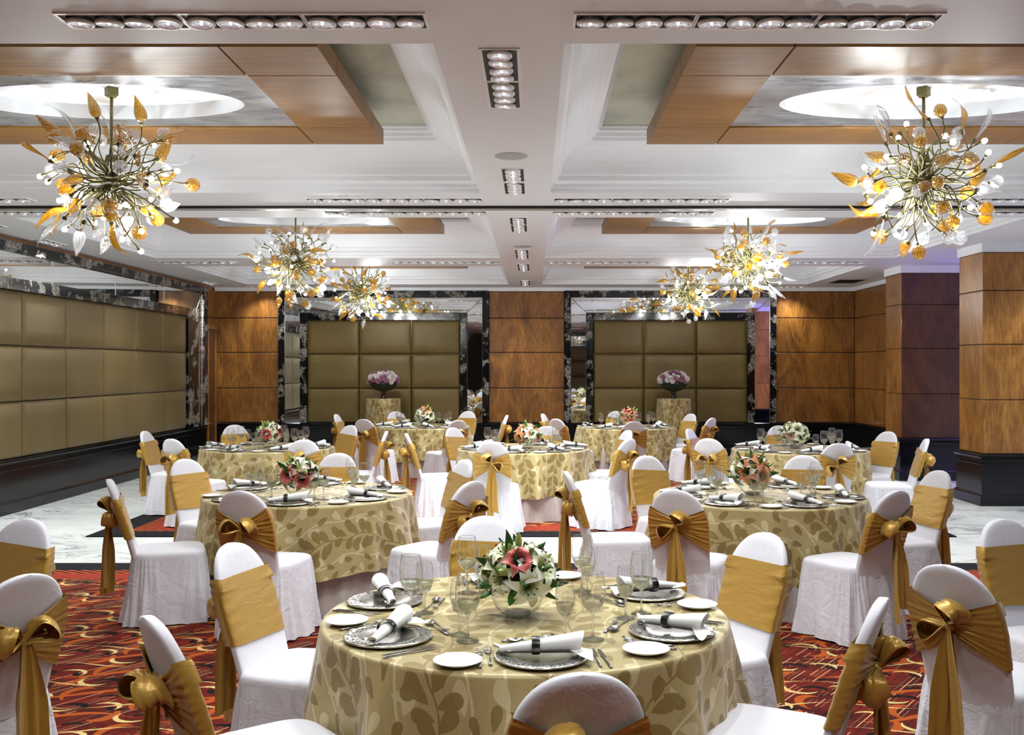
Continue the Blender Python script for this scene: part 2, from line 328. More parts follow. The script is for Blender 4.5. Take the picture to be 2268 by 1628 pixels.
# ------------------------------------------------------------------ mesh tools
class MB:
    def __init__(s): s.v = []; s.f = []; s.mi = []; s.uv = None
    def add(s, vs, fs, mi=0):
        o = len(s.v); s.v += [tuple(v) for v in vs]; s.f += [tuple(i+o for i in f) for f in fs]; s.mi += [mi]*len(fs); return s
    def box(s, x0, x1, y0, y1, z0, z1, mi=0):
        v = [(x, y, z) for x in (x0, x1) for y in (y0, y1) for z in (z0, z1)]
        return s.add(v, [(0, 1, 3, 2), (4, 6, 7, 5), (0, 4, 5, 1), (2, 3, 7, 6), (0, 2, 6, 4), (1, 5, 7, 3)], mi)
    def bbox(s, x0, x1, y0, y1, z0, z1, b=.01, mi=0):
        """box with chamfered edges"""
        vs = []; idx = {}
        X = (x0, x1); Y = (y0, y1); Z = (z0, z1)
        for i in (0, 1):
            for j in (0, 1):
                for k in (0, 1):
                    sx, sy, sz = (1 if i == 0 else -1), (1 if j == 0 else -1), (1 if k == 0 else -1)
                    for a in range(3):
                        p = [X[i]+sx*b, Y[j]+sy*b, Z[k]+sz*b]; p[a] = (X[i], Y[j], Z[k])[a]
                        idx[i, j, k, a] = len(vs); vs.append(p)
        fs = []
        for a in range(3):
            for e in (0, 1):
                q = []
                for (m, n) in ((0, 0), (1, 0), (1, 1), (0, 1)):
                    t = [m, n]; t.insert(a, e); q.append(idx[t[0], t[1], t[2], a])
                fs.append(q if (e == 1) == (a != 1) else q[::-1])
        for a in range(3):
            for m in (0, 1):
                for n in (0, 1):
                    o = [b_ for b_ in range(3) if b_ != a]
                    def I(e, ax): t = [m, n]; t.insert(a, e); return idx[t[0], t[1], t[2], ax]
                    fs.append([I(0, o[0]), I(1, o[0]), I(1, o[1]), I(0, o[1])])
        for i in (0, 1):
            for j in (0, 1):
                for k in (0, 1): fs.append([idx[i, j, k, 0], idx[i, j, k, 1], idx[i, j, k, 2]])
        return s.add(vs, fs, mi)
    def grid(s, fn, nu, nv, cu=False, cv=False, mi=0):
        vs = [fn(i/(nu if cu else nu-1), j/(nv if cv else nv-1)) for i in range(nu) for j in range(nv)]
        fs = []
        for i in range(nu if cu else nu-1):
            for j in range(nv if cv else nv-1):
                a, b = i*nv+j, ((i+1) % nu)*nv+j; c, d = ((i+1) % nu)*nv+(j+1) % nv, i*nv+(j+1) % nv
                fs.append((a, b, c, d))
        return s.add(vs, fs, mi)
    def lathe(s, prof, n=32, c=(0, 0, 0), mi=0, sx=1, sy=1):
        return s.grid(lambda u, v: (c[0]+sx*prof[round(v*(len(prof)-1))][0]*cos(2*pi*u), c[1]+sy*prof[round(v*(len(prof)-1))][0]*sin(2*pi*u), c[2]+prof[round(v*(len(prof)-1))][1]), n, len(prof), cu=True, mi=mi)
    def tube(s, pts, rad, n=6, mi=0, flat=1.0):
        pts = [Vector(p) for p in pts]; vs = []; m = len(pts)
        if not isinstance(rad, (list, tuple)): rad = [rad]*m
        up = Vector((0, 0, 1)) if abs((pts[-1]-pts[0]).normalized().z) < .9 else Vector((1, 0, 0))
        for i, p in enumerate(pts):
            t = (pts[min(i+1, m-1)]-pts[max(i-1, 0)]).normalized(); a = t.cross(up).normalized(); b = a.cross(t)
            up = b
            for k in range(n):
                w = 2*pi*k/n; vs.append(p+(a*cos(w)+b*sin(w)*flat)*rad[i])
        fs = [(i*n+k, i*n+(k+1) % n, (i+1)*n+(k+1) % n, (i+1)*n+k) for i in range(m-1) for k in range(n)]
        fs += [tuple(range(n))[::-1], tuple((m-1)*n+k for k in range(n))]
        return s.add(vs, fs, mi)
    def sphere(s, c, r, nu=12, nv=8, sc=(1, 1, 1), mi=0):
        return s.grid(lambda u, v: (c[0]+r*sc[0]*sin(pi*v)*cos(2*pi*u), c[1]+r*sc[1]*sin(pi*v)*sin(2*pi*u), c[2]-r*sc[2]*cos(pi*v)), nu, nv, cu=True, mi=mi)
    def mesh(s, name, mats, smooth=False, fix=True):
        me = bpy.data.meshes.new(name); me.from_pydata(s.v, [], s.f)
        if not isinstance(mats, (list, tuple)): mats = [mats]
        for m in mats: me.materials.append(m)
        me.polygons.foreach_set('material_index', s.mi)
        me.polygons.foreach_set('use_smooth', [smooth]*len(s.f))
        if s.uv:
            l = me.uv_layers.new(name='UVMap')
            for lp in me.loops: l.data[lp.index].uv = s.uv[lp.vertex_index]
        me.validate(); me.update()
        if fix:
            import bmesh
            b = bmesh.new(); b.from_mesh(me)
            bmesh.ops.remove_doubles(b, verts=b.verts, dist=1e-6)
            bmesh.ops.recalc_face_normals(b, faces=b.faces); b.to_mesh(me); b.free()
        return me

def ob(name, me, parent=None, loc=(0, 0, 0), rot=(0, 0, 0), sc=None):
    o = bpy.data.objects.new(name, me); COL.objects.link(o); o.location = loc
    if isinstance(rot, Quaternion): o.rotation_mode = 'QUATERNION'; o.rotation_quaternion = rot
    else: o.rotation_euler = rot
    if sc: o.scale = (sc, sc, sc) if not isinstance(sc, (tuple, list)) else sc
    if parent: o.parent = parent
    return o
def tag(o, label, cat, group=None):
    o['label'] = label; o['category'] = cat
    if group: o['group'] = group
    return o
def thing(name, label, cat, loc=(0, 0, 0), rot=(0, 0, 0), group=None, sc=None):
    return tag(ob(name, None, None, loc, rot, sc), label, cat, group)
def struct(name, mb, mat, smooth=False, parent=None):
    o = ob(name, mb.mesh(name, mat, smooth) if isinstance(mb, MB) else mb, parent)
    if not parent: o['kind'] = 'structure'
    return o

# ------------------------------------------------------------------ room shell
ZC = 3.24; XL, XR = -6.16, 6.17; YB = 19.2; YF = -5.0; XRR = 8.5
struct('floor', MB().box(XL-.3, XRR+.2, YF-.2, YB+.3, -.12, 0), WM)

COFX = [(-5.32, -.48), (.14, 5.04)]; COFY = [(4.71, 8.74), (10.19, 13.97), (15.1, 18.4)]
c = MB()
xs = [XL-.3, -5.32, -.48, .14, 5.04, XRR+.2]; ys = [YF-.2, 4.71, 8.74, 10.19, 13.97, 15.1, 18.4, YB+.3]
for i in range(5):
    for j in range(7):
        if i in (1, 3) and j in (1, 3, 5): continue
        c.add([(xs[i], ys[j], ZC), (xs[i+1], ys[j], ZC), (xs[i+1], ys[j+1], ZC), (xs[i], ys[j+1], ZC)], [(0, 1, 2, 3)])
prof = [(0, 3.24), (.0, 3.275), (.022, 3.285), (.022, 3.31), (.045, 3.32), (.066, 3.335), (.066, 3.373), (.085, 3.382)]
for k in range(8):
    a = k/7*pi/2; prof.append((.09+.245*(1-cos(a))**.9*1.0, 3.385+.235*sin(a)**.95))
prof += [(.345, 3.62), (.345, 3.645), (.372, 3.65), (.372, 3.68), (.40, 3.69), (.40, 3.715), (.4214, 3.72), (.4214, 3.74)]
for (x0, x1) in COFX:
    for (y0, y1) in COFY:
        def ring(s, z): return [(x0+s, y0+s, z), (x1-s, y0+s, z), (x1-s, y1-s, z), (x0+s, y1-s, z)]
        for (a, b) in zip(prof[:-1], prof[1:]):
            c.add(ring(*a)+ring(*b), [(k, (k+1) % 4, 4+(k+1) % 4, 4+k) for k in range(4)])
ceil = struct('ceiling', c, PL)
lf = MB()
for (x0, x1) in COFX:
    for (y0, y1) in COFY: lf.box(x0+.40, x1-.40, y0+.40, y1-.40, 3.738, 3.75)
ob('silver_leaf_field', lf.mesh('silver_leaf_field', SILG), ceil)
rf = MB().box(XL-.3, XRR+.2, YF-.2, YB+.3, 3.95, 4.0)
ob('slab', rf.mesh('slab', PL), ceil)

# wood clad walls built from stacked boards with narrow joints
ZJ = [.635, 1.305, 1.99, 2.655, 3.17]
def boards_y(mb, x0, x1, y, t, splits=None):       # facing -y, front face at y
    xs_ = [x0]+(splits or [])+[x1]
    for a, b in zip(xs_[:-1], xs_[1:]):
        for z0, z1 in zip(ZJ[:-1], ZJ[1:]): mb.bbox(a+.002, b-.002, y, y+t, z0+.008, z1-.008, .006)
    mb.box(x0, x1, y+.012, y+t+.02, ZJ[0], ZJ[-1], 1)
def boards_x(mb, y0, y1, x, t, splits=None):       # facing -x if t>0 (front face at x), +x if t<0
    ys_ = [y0]+(splits or [])+[y1]
    for a, b in zip(ys_[:-1], ys_[1:]):
        for z0, z1 in zip(ZJ[:-1], ZJ[1:]): mb.bbox(min(x, x+t), max(x, x+t), a+.003, b-.003, z0+.006, z1-.006, .006)
    mb.box(min(x+.012*(1 if t > 0 else -1), x+t), max(x+.012*(1 if t > 0 else -1), x+t), y0, y1, ZJ[0], ZJ[-1], 1)
GAP = simple('dark_joint', '#2a160a', .7)
w = MB(); boards_y(w, XL, -4.93, YB, .04); boards_y(w, -.88, .575, YB, .04); boards_y(w, 4.65, XR, YB, .04); w.box(XL-.2, XR+.4, YB+.05, YB+.25, 0, ZC)
struct('wall_back', w, [BURL, GAP])
w = MB(); boards_x(w, 15.68, YB, XR, .04); w.box(XR+.05, XR+.25, 15.68, YB, 0, ZC)
struct('wall_right', w, [BURL, GAP])
w = MB(); w.box(XRR, XRR+.15, YF, YB, 0, ZC); w.box(XR+.2, XRR, 16.2, 16.4, 0, ZC)
struct('wall_right_recess', w, PL)
w = MB(); boards_x(w, 18.5, YB, XL+.02, -.04); w.box(XL-.25, XL-.02, YF, YB, 0, ZC); boards_x(w, YF, 7.4, XL+.02, -.04)
struct('wall_left', w, [BURL, GAP])
w = MB(); boards_y(w, XL, XRR, YF-.05, .04, [-3.5, 0, 3.5]); w.box(XL-.2, XRR+.2, YF-.25, YF-.02, 0, ZC)
struct('wall_rear', w, [BURL, GAP])

# black granite dados: profile (offset from wall, z)
DP = [(.0, 0), (.055, 0), (.055, .12), (.045, .135), (.03, .15), (.03, .50), (.036, .505), (.036, .525), (.03, .53), (.03, .575), (.055, .60), (.06, .605), (.06, .625), (.05, .635), (0, .635)]
def dado(mb, path):
    """path of floor points; the dado stands out to the left of the walking direction"""
    n = len(path); P = [Vector(p) for p in path]; offs = []
    for i in range(n):
        d1 = (P[i]-P[i-1]).normalized() if i else None; d2 = (P[i+1]-P[i]).normalized() if i < n-1 else None
        n1 = Vector((-d1.y, d1.x)) if d1 else None; n2 = Vector((-d2.y, d2.x)) if d2 else None
        m = n1 or n2
        if n1 and n2: m = (n1+n2); m = m/(m.length_squared/2) if m.length > .1 else n1
        offs.append(m)
    vs = [(P[i].x+offs[i].x*o, P[i].y+offs[i].y*o, z) for i in range(n) for (o, z) in DP]; k = len(DP)
    mb.add(vs, [(i*k+j, (i+1)*k+j, (i+1)*k+j+1, i*k+j+1) for i in range(n-1) for j in range(k-1)])
    mb.add([vs[j] for j in range(k)], [tuple(range(k))]); mb.add([vs[(n-1)*k+j] for j in range(k)], [tuple(range(k))])
d = MB(); dado(d, [(XR, 15.68), (XR, YB), (XL, YB)]); struct('baseboard_back', d, BG)
d = MB(); dado(d, [(XL+.02, 18.5), (XL+.02, YF)]); struct('baseboard_left', d, BG)
# cornices
def cornice(mb, x0, x1, y0, y1): mb.box(x0, x1, y0, y1, 3.17, 3.24)
d = MB(); cornice(d, XL, XR+.1, YB-.05, YB+.1); struct('trim_1', d, PL)
d = MB(); cornice(d, XR-.05, XR+.1, 15.68, YB-.05); struct('trim_2', d, PL)

def pillar(idx, x0, x1, y0, y1, mat_front, mat_side, label):
    t = thing('pillar', label, 'pillar', (x0, y0, 0), group='pillars at the right')
    def loc(mb): mb.v = [(a-x0, b-y0, z) for a, b, z in mb.v]; return mb
    m = MB(); m.box(x0+.014, x1-.014, y0+.014, y1-.014, 0, 3.16, 0); ob('core', loc(m).mesh('core', GAP), t)
    m = MB()
    for z0, z1 in zip(ZJ[:-1], ZJ[1:]): m.bbox(x0, x1, y0, y0+.02, z0+.005, min(z1, 3.13)-.005, .005)
    for z0, z1 in zip(ZJ[:-1], ZJ[1:]): m.bbox(x0, x1, y1-.02, y1, z0+.005, min(z1, 3.13)-.005, .005)
    ob('front_cladding', loc(m).mesh('front_cladding', mat_front), t)
    m = MB()
    for z0, z1 in zip(ZJ[:-1], ZJ[1:]):
        m.bbox(x0-.001, x0+.02, y0+.001, y1-.001, z0+.005, min(z1, 3.13)-.005, .005); m.bbox(x1-.02, x1+.001, y0+.001, y1-.001, z0+.005, min(z1, 3.13)-.005, .005)
    ob('side_cladding', loc(m).mesh('side_cladding', mat_side), t)
    m = MB(); dado(m, [(x0, y0), (x0, y1)]) if 0 else dado(m, [((x0+x1)/2, y1), (x0, y1), (x0, y0), (x1, y0), (x1, y1), ((x0+x1)/2, y1)][::-1])
    ob('granite_base', loc(m).mesh('granite_base', BG), t)
    m = MB(); m.box(x0-.02, x1+.02, y0-.02, y1+.02, 3.13, ZC); ob('capital', loc(m).mesh('capital', PL), t)
pillar(1, 5.53, 7.0, 15.0, 15.68, BURLD, BURL, 'dark wooden pillar with a shaded front and black base, farther of the two')  # dark wood front, with the dimmer light on it put into the colour
BURLP = m_burl('lit_burl_veneer', '#6b4516', '#976428', '#bb873c')  # burl lightened in colour to stand for brighter light on the near pillar
pillar(2, 5.53, 6.55, 12.28, 12.96, BURLP, BURLP, 'burled maple pillar with a black base, nearer of the two at the right edge')

# ------------------------------------------------------------------ padded wall features: marble, mirror, marble, silk pads
def feature(label, loc, rotz, W_, cols, tb=(.13, .30, .14), sb=(.12, .30, .13), left=True, seam=None, cat='wall panel'):
    """local: x along the wall, y 0 is the wall and -y the room, z up; W_ outer width"""
    t = thing('padded_wall_feature', label, cat, loc, (0, 0, rotz), 'padded mirror framed wall features')
    z0 = .637; z3 = 3.18; o, m_, i_ = tb; so, sm, si = sb
    def U(xa, xb, zt, wside, wtop, y, mbx=None):
        """inverted U with mitred look"""
        m = MB(); lf_ = wside if left else 0
        def bar(a, b, c_, d_): m.bbox(a, b, y, 0, c_, d_, .006)
        if left: bar(xa, xa+wside, z0, zt)
        bar(xb-wside, xb, z0, zt); bar(xa+lf_+.0005, xb-wside-.0005, zt-wtop, zt)
        return m
    L = 1 if left else 0
    ob('marble_outer_frame', U(0, W_, z3, so, o, -.07).mesh('marble_outer_frame', BM), t)
    xa, xb = so*L, W_-so; zt = z3-o
    tw = W_
    # mirrors: bevelled, outer edge proud
    def mir(vs): return MB().add(vs, [(0, 1, 2, 3)])
    yo, yi = -.040, -.038
    def add_m(vs):
        m = MB(); m.add(vs, [(0, 1, 2, 3)]); n = [(a, b+.012, c_) for a, b, c_ in vs]
        m.add(n, [(3, 2, 1, 0)]); ob('mirror_strip', m.mesh('mirror_strip', MIR), t)
    if left: add_m([(xa, yo, z0), (xa+sm, yi, z0), (xa+sm, yi, zt-m_), (xa, yo, zt)])
    add_m([(xb, yo, z0), (xb, yo, zt), (xb-sm, yi, zt-m_), (xb-sm, yi, z0)])
    e = [xa]+(seam or [])+[xb]
    for k, (p, q) in enumerate(zip(e[:-1], e[1:])):
        pl = p+sm if (k == 0 and left) else p+.004; qr = q-sm if k == len(e)-2 else q-.004
        add_m([(p if k == 0 else p+.004, yo, zt), (pl, yi, zt-m_), (qr, yi, zt-m_), (q if k == len(e)-2 else q-.004, yo, zt)])
    bd = MB()
    if left: bd.tube([(xa, yo-.004, zt), (xa+sm, yi-.004, zt-m_)], .006, 4)
    bd.tube([(xb, yo-.004, zt), (xb-sm, yi-.004, zt-m_)], .006, 4)
    for x in (seam or []): bd.box(x-.006, x+.006, yo-.004, yo+.01, zt-m_, zt)
    bd.tube([(xa, yo-.006, zt-.003), (xb, yo-.006, zt-.003)], .005, 4); bd.tube([(xa+sm*L, yi-.006, zt-m_+.003), (xb-sm, yi-.006, zt-m_+.003)], .005, 4)
    bd.tube([(xb-.003, yo-.006, z0), (xb-.003, yo-.006, zt)], .005, 4); bd.tube([(xb-sm+.003, yi-.006, z0), (xb-sm+.003, yi-.006, zt-m_)], .005, 4)
    if left: bd.tube([(xa+.003, yo-.006, z0), (xa+.003, yo-.006, zt)], .005, 4); bd.tube([(xa+sm-.003, yi-.006, z0), (xa+sm-.003, yi-.006, zt-m_)], .005, 4)
    ob('silver_bead', bd.mesh('silver_bead', SLV), t)
    xa += sm*L; xb -= sm; zt -= m_
    ob('marble_inner_frame', U(xa, xb, zt, si, i_, -.085).mesh('marble_inner_frame', BM), t)
    xa += si*L; xb -= si; zt -= i_
    m = MB(); m.box(xa, xb, -.01, 0, z0, zt); ob('backing', m.mesh('backing', BG), t)
    cx = [xa]+cols+[xb]; rz = [z0, z0+(zt-z0)*.337, z0+(zt-z0)*.672, zt]
    for a, b in zip(cx[:-1], cx[1:]):
        for c_, d_ in zip(rz[:-1], rz[1:]):
            def fn(u, v):
                x = a+.004+(b-a-.008)*u; z = c_+.004+(d_-c_-.008)*v
                e_ = min(min(u, 1-u)*(b-a), min(v, 1-v)*(d_-c_))
                y = -.012-.045*min(1, (e_/.05))**.45 if e_ > 0 else -.012
                return (x, y, z)
            g = [0, .006, .018, .04, .08, .3, .5, .7, .92, .96, .982, .994, 1]
            m = MB(); m.grid(lambda u, v: fn(g[round(u*12)], g[round(v*12)]), 13, 13); 
            ob('padded_tile', m.mesh('padded_tile', PAD, True), t)
    return t
feature('padded silk panel framed in mirror and black marble, left one on the back wall', (-4.93, YB, 0), 0, 4.05, [1.55, 2.555])
feature('padded silk panel framed in mirror and black marble, right one on the back wall', (.575, YB, 0), 0, 4.075, [1.53, 2.54])
# left wall: local x runs along +Y when rotated by 90 deg ; room side -y -> +x
cw = 1.115; n = 9; L0 = 18.5-1.08-n*cw
feature('long padded silk panel with mirror band along the left wall', (XL+.02, L0, 0), pi/2, 18.5-L0, [k*cw for k in range(1, n)],
        sb=(.25, .30, .53), left=False, seam=[x-L0 for x in (10.66, 12.6, 14.5, 16.4)])
t = feature('padded silk panel on the wall behind the camera', (4.2, YF, 0), pi, 5.6, [1.5, 2.8, 4.1])

# door in the left corner
t = ob('door_1', None, None, (XL+.02, 18.62, 0)); t['kind'] = 'structure'
m = MB(); m.bbox(0, .04, 0, .06, 0, 2.42, .005); m.bbox(0, .04, .44, .50, 0, 2.42, .005); m.bbox(0, .05, -.03, .53, 2.42, 2.50, .005)
ob('door_frame', m.mesh('door_frame', BURL), t)
m = MB(); m.bbox(0, .02, .06, .44, .01, 2.42, .004); ob('door_leaf', m.mesh('door_leaf', BURLD), t)

# partition track in the cross beam
m = MB(); m.box(XL, XR, 9.44, 9.52, 3.215, 3.245); m.box(XL, XR, 9.455, 9.505, 3.205, 3.216, 1)
tag(ob('partition_track', m.mesh('partition_track', [simple('track_dark', '#2a2622', .2, .7), SLV])), 'dark metal partition track running across the ceiling beam', 'ceiling track')

# ------------------------------------------------------------------ carpets
def carpet(x0, x1, y0, y1, label, near_band, far_band):
    t = thing('carpet', label, 'carpet', ((x0+x1)/2, (y0+y1)/2, 0), group='patterned carpets')
    ox, oy = (x0+x1)/2, (y0+y1)/2
    def B(mb): mb.v = [(a-ox, b-oy, z) for a, b, z in mb.v]; return mb
    bw = .30; ya = y0+(bw+.36 if near_band else 0); yb = y1-(bw+.36 if far_band else 0)
    m = MB(); m.box(x0+bw+.36, x1-bw-.36, ya, yb, .001, .012); ob('field', B(m).mesh('field', CAR), t)
    def fr(i0, i1, z):
        m = MB(); xa, xb, ya, yb = x0+i0, x1-i0, y0+(i0 if near_band else 0), y1-(i0 if far_band else 0)
        dw = i1-i0
        m.box(xa, xa+dw, ya, yb, .001, z); m.box(xb-dw, xb, ya, yb, .001, z)
        if near_band: m.box(xa+dw, xb-dw, ya, ya+dw, .001, z)
        if far_band: m.box(xa+dw, xb-dw, yb-dw, yb, .001, z)
        return B(m)
    ob('black_border', fr(0, bw, .012).mesh('black_border', BLK), t)
    ob('comb_border', fr(bw, bw+.13, .012).mesh('comb_border', BORD), t)
    ob('rust_border', fr(bw+.13, bw+.36, .012).mesh('rust_border', REDB), t)
carpet(-4.51, 4.24, -3.5, 8.63, 'red swirl patterned carpet in front of the marble aisle', False, True)
carpet(-4.51, 4.24, 10.0, 18.0, 'red patterned carpet beyond the marble aisle', True, True)

# ------------------------------------------------------------------ hanging wooden ceiling panels
def ceiling_panel(cx, cy, label, full=True):
    HX, HY = 1.70, 1.215; rw = .555; zb, zt = 3.486, 3.606
    t = thing('ceiling_panel', label, 'ceiling panel', (cx, cy, zb), group='suspended wooden ceiling panels')
    ex, ey = HX-rw, HY-rw; g = .004
    for (a, b, c_, d_) in ((-HX, -ex, -HY, -ey), (-ex, ex, -HY, -ey), (ex, HX, -HY, -ey), (-HX, -ex, -ey, ey), (ex, HX, -ey, ey), (-HX, -ex, ey, HY), (-ex, ex, ey, HY), (ex, HX, ey, HY)):
        m = MB(); m.bbox(a+g, b-g, c_+g, d_-g, 0, .12, .003); ob('veneer_board', m.mesh('veneer_board', CW), t)
    N = 96; rx, ry = .93, .45; m = MB()
    def rect(a):
        x, y = cos(a)*ex, sin(a)*ey; s_ = 1/max(abs(cos(a)), abs(sin(a))); return x*s_, y*s_
    P = [2*pi*(k+.5)/N for k in range(N)]
    A = sorted(P+[pi/4, 3*pi/4, 5*pi/4, 7*pi/4]); N = len(A)
    vs = [(*rect(a), .012) for a in A]+[(rx*cos(a), ry*sin(a), .012) for a in A]
    m.add(vs, [(k, (k+1) % N, N+(k+1) % N, N+k) for k in range(N)])
    ob('silver_leaf_inlay', m.mesh('silver_leaf_inlay', SIL), t)
    m = MB(); vs = [(rx*cos(a), ry*sin(a), z) for z in (.012, .113) for a in A]
    m.add(vs, [(k, (k+1) % N, N+(k+1) % N, N+k) for k in range(N)]); m.add(vs[N:], [tuple(range(N))])
    ob('oval_recess', m.mesh('oval_recess', PL), t)
    m = MB()
    for sx in (-1, 1):
        for sy in (-1, 1): m.box(sx*1.2-.02, sx*1.2+.02, sy*.8-.02, sy*.8+.02, .12, .255)
    ob('hanger', m.mesh('hanger', BLK), t)
CX = [-2.90, 2.59]; CY = [6.73, 12.08, 16.75]
for i, x in enumerate(CX):
    for j, y in enumerate(CY):
        ceiling_panel(x, y, 'wooden ceiling frame with an oval recess, %s of the three on the %s' % (('nearest', 'middle', 'farthest')[j], ('left', 'right')[i]))

# ------------------------------------------------------------------ downlights
def dl_meshes():
    fr = MB(); w_, h_ = .27, .10
    for a in ((-w_, w_, -h_, -h_+.016), (-w_, w_, h_-.016, h_), (-w_, -w_+.012, -h_+.016, h_-.016), (w_-.012, w_, -h_+.016, h_-.016)): fr.box(a[0], a[1], a[2], a[3], -.008, .0)
    tr = MB().box(-w_+.01, w_-.01, -h_+.014, h_-.014, -.003, -.001)
    rg = MB(); rg.lathe([(.043, -.002), (.046, -.011), (.057, -.011), (.061, -.006), (.061, .006), (.043, .006)], 32)
    ln = MB(); ln.lathe([(0, -.001), (.02, -.002), (.034, -.005), (.044, -.010)], 28)
    co = MB(); co.sphere((0, 0, -.005), .007, 10, 6)
    return fr.mesh('bezel', WHM), tr.mesh('tray', TRAY), rg.mesh('lamp_ring', WHM, True), ln.mesh('reflector', LAMP, True), co.mesh('lamp_core', LFIL, True)
FR, TR, RG, LN, CO = dl_meshes()
spotd = bpy.data.lights.new('downlight', 'SPOT'); spotd.energy = SPOT_W; spotd.spot_size = R(125); spotd.spot_blend = .9; spotd.shadow_soft_size = .045; spotd.color = (.93, .985, 1)
rnd = random.Random(5)
def downlight(x, y, label, along='x', group='recessed ceiling downlights'):
    t = thing('ceiling_downlight', label, 'ceiling light', (x, y, ZC), (0, 0, 0 if along == 'x' else pi/2), group)
    ob('bezel', FR, t); ob('tray', TR, t)
    for k in range(4):
        tl = (rnd.uniform(-.08, .12), rnd.uniform(-.06, .06), 0)
        r = ob('lamp_ring', RG, t, (-.1935+.129*k, 0, -.012), tl); ob('reflector', LN, r); ob('lamp_core', CO, r)
    l = ob('downlight_glow', spotd, t, (0, 0, -.05))
    return t
pos3 = ('left end', 'middle', 'right end')
for (y, nm) in ((4.39, 'nearest'), (9.09, 'second'), (9.84, 'third'), (14.48, 'fourth')):
    for k in range(3):
        downlight(-2.08+.27+.534*k, y, 'four-lamp downlight at %s of the %s row, left of the centre beam' % (pos3[k], nm))
        downlight(.17+.27+.534*k, y, 'four-lamp downlight at %s of the %s row, right of the centre beam' % (pos3[k], nm))
for (x, y, l) in ((-4.86, 9.09, 'near left wall before the partition track'), (-5.4, 9.09, 'next to the left wall before the partition track'), (-4.97, 9.84, 'near left wall just beyond the partition track'), (-5.5, 9.84, 'next to the left wall just beyond the partition track'),
                  (4.31, 9.09, 'right of the nearest right chandelier'), (4.84, 9.09, 'right side before the partition track'), (4.78, 9.84, 'right side just beyond the partition track'), (5.31, 9.84, 'right side near pillar beyond the track'),
                  (-5.17, 14.48, 'left side behind the second coffer'), (-4.6, 14.48, 'left side of fourth row, second in'), (4.02, 14.48, 'right side of fourth row, inner one'), (4.55, 14.48, 'right side of fourth row, outer one'),
                  (-5.17, 18.9, 'far left corner by the back wall'), (4.87, 18.9, 'far right by the back wall')):
    downlight(x, y, 'four-lamp downlight, '+l)
for k, y in enumerate((5.04, 5.585, 7.92, 8.5, 10.42, 10.96, 13.2, 13.74, 15.0, 15.5, 17.8, 18.35)):
    downlight(-.17, y, 'downlight on the centre beam, number %s from the camera' % ('one two three four five six seven eight nine ten eleven twelve'.split()[k]), 'y', 'downlights along the centre beam')
for (x, y, l) in ((-5.75, 6.6, 'left side, nearer one'), (-5.75, 8.0, 'left side, farther one'), (-5.9, 9.5, 'left side, third one'), (-5.85, 10.6, 'left side, fourth one'), (5.9, 7.0, 'right side, nearer one'), (6.3, 11.5, 'right side, before the pillar')):  # unseen downlights added to brighten the side floor and the near pillar
    downlight(x, y, 'added four-lamp fill downlight outside the picture, '+l, 'y')
for y in (1.7, -.9):  # unseen rows added to light the chair sides that face the camera
    for x, l in ((-2.2, 'left'), (-.75, 'inner left'), (.45, 'inner right'), (1.9, 'right')):
        downlight(x, y, 'added fill downlight out of view overhead, %s %s' % ('front row' if y > 0 else 'back row', l))
downlight(-6.0+.05, 12.2, 'downlight running along the top of the left wall, nearer one', 'y'); downlight(-5.9, 18.0, 'downlight running along the top of the left wall, farther one', 'y')
for k, y in enumerate((7.21, 12.6)):
    m = MB().lathe([(0, -.01), (.105, -.01), (.12, -.004), (.122, 0)], 32); tag(ob('ceiling_speaker', m.mesh('ceiling_speaker', VENT, True), None, (-.17 if k == 0 else -.15, y, ZC)), 'round grey ceiling speaker grille, '+('nearer' if k == 0 else 'farther')+' one on the centre beam', 'speaker', 'round ceiling speakers')
t = thing('ceiling_vent', 'slatted air vent in the ceiling near the right wall', 'vent', (5.55, 17.7, ZC))
m = MB(); m.box(-.26, .26, -.36, .36, -.006, 0); ob('vent_frame', m.mesh('vent_frame', VENT), t)
m = MB()
for k in range(9): m.box(-.22, .22, -.32+.075*k, -.29+.075*k, -.014, -.007)
ob('slat', m.mesh('slat', TRAY), t)

# violet lamp in the recess behind the pillars
t = thing('recess_lamp', 'violet lamp in the bay behind the pillars', 'lamp', (7.9, 15.4, 3.2))
m = MB().lathe([(0, 0), (.08, 0), (.08, .04), (0, .04)], 20); ob('lamp_housing', m.mesh('lamp_housing', WHM), t)
ld = bpy.data.lights.new('violet_glow', 'POINT'); ld.energy = 260; ld.color = (.35, .25, 1); ld.shadow_soft_size = .05; ob('violet_glow', ld, t, (0, 0, -.1))

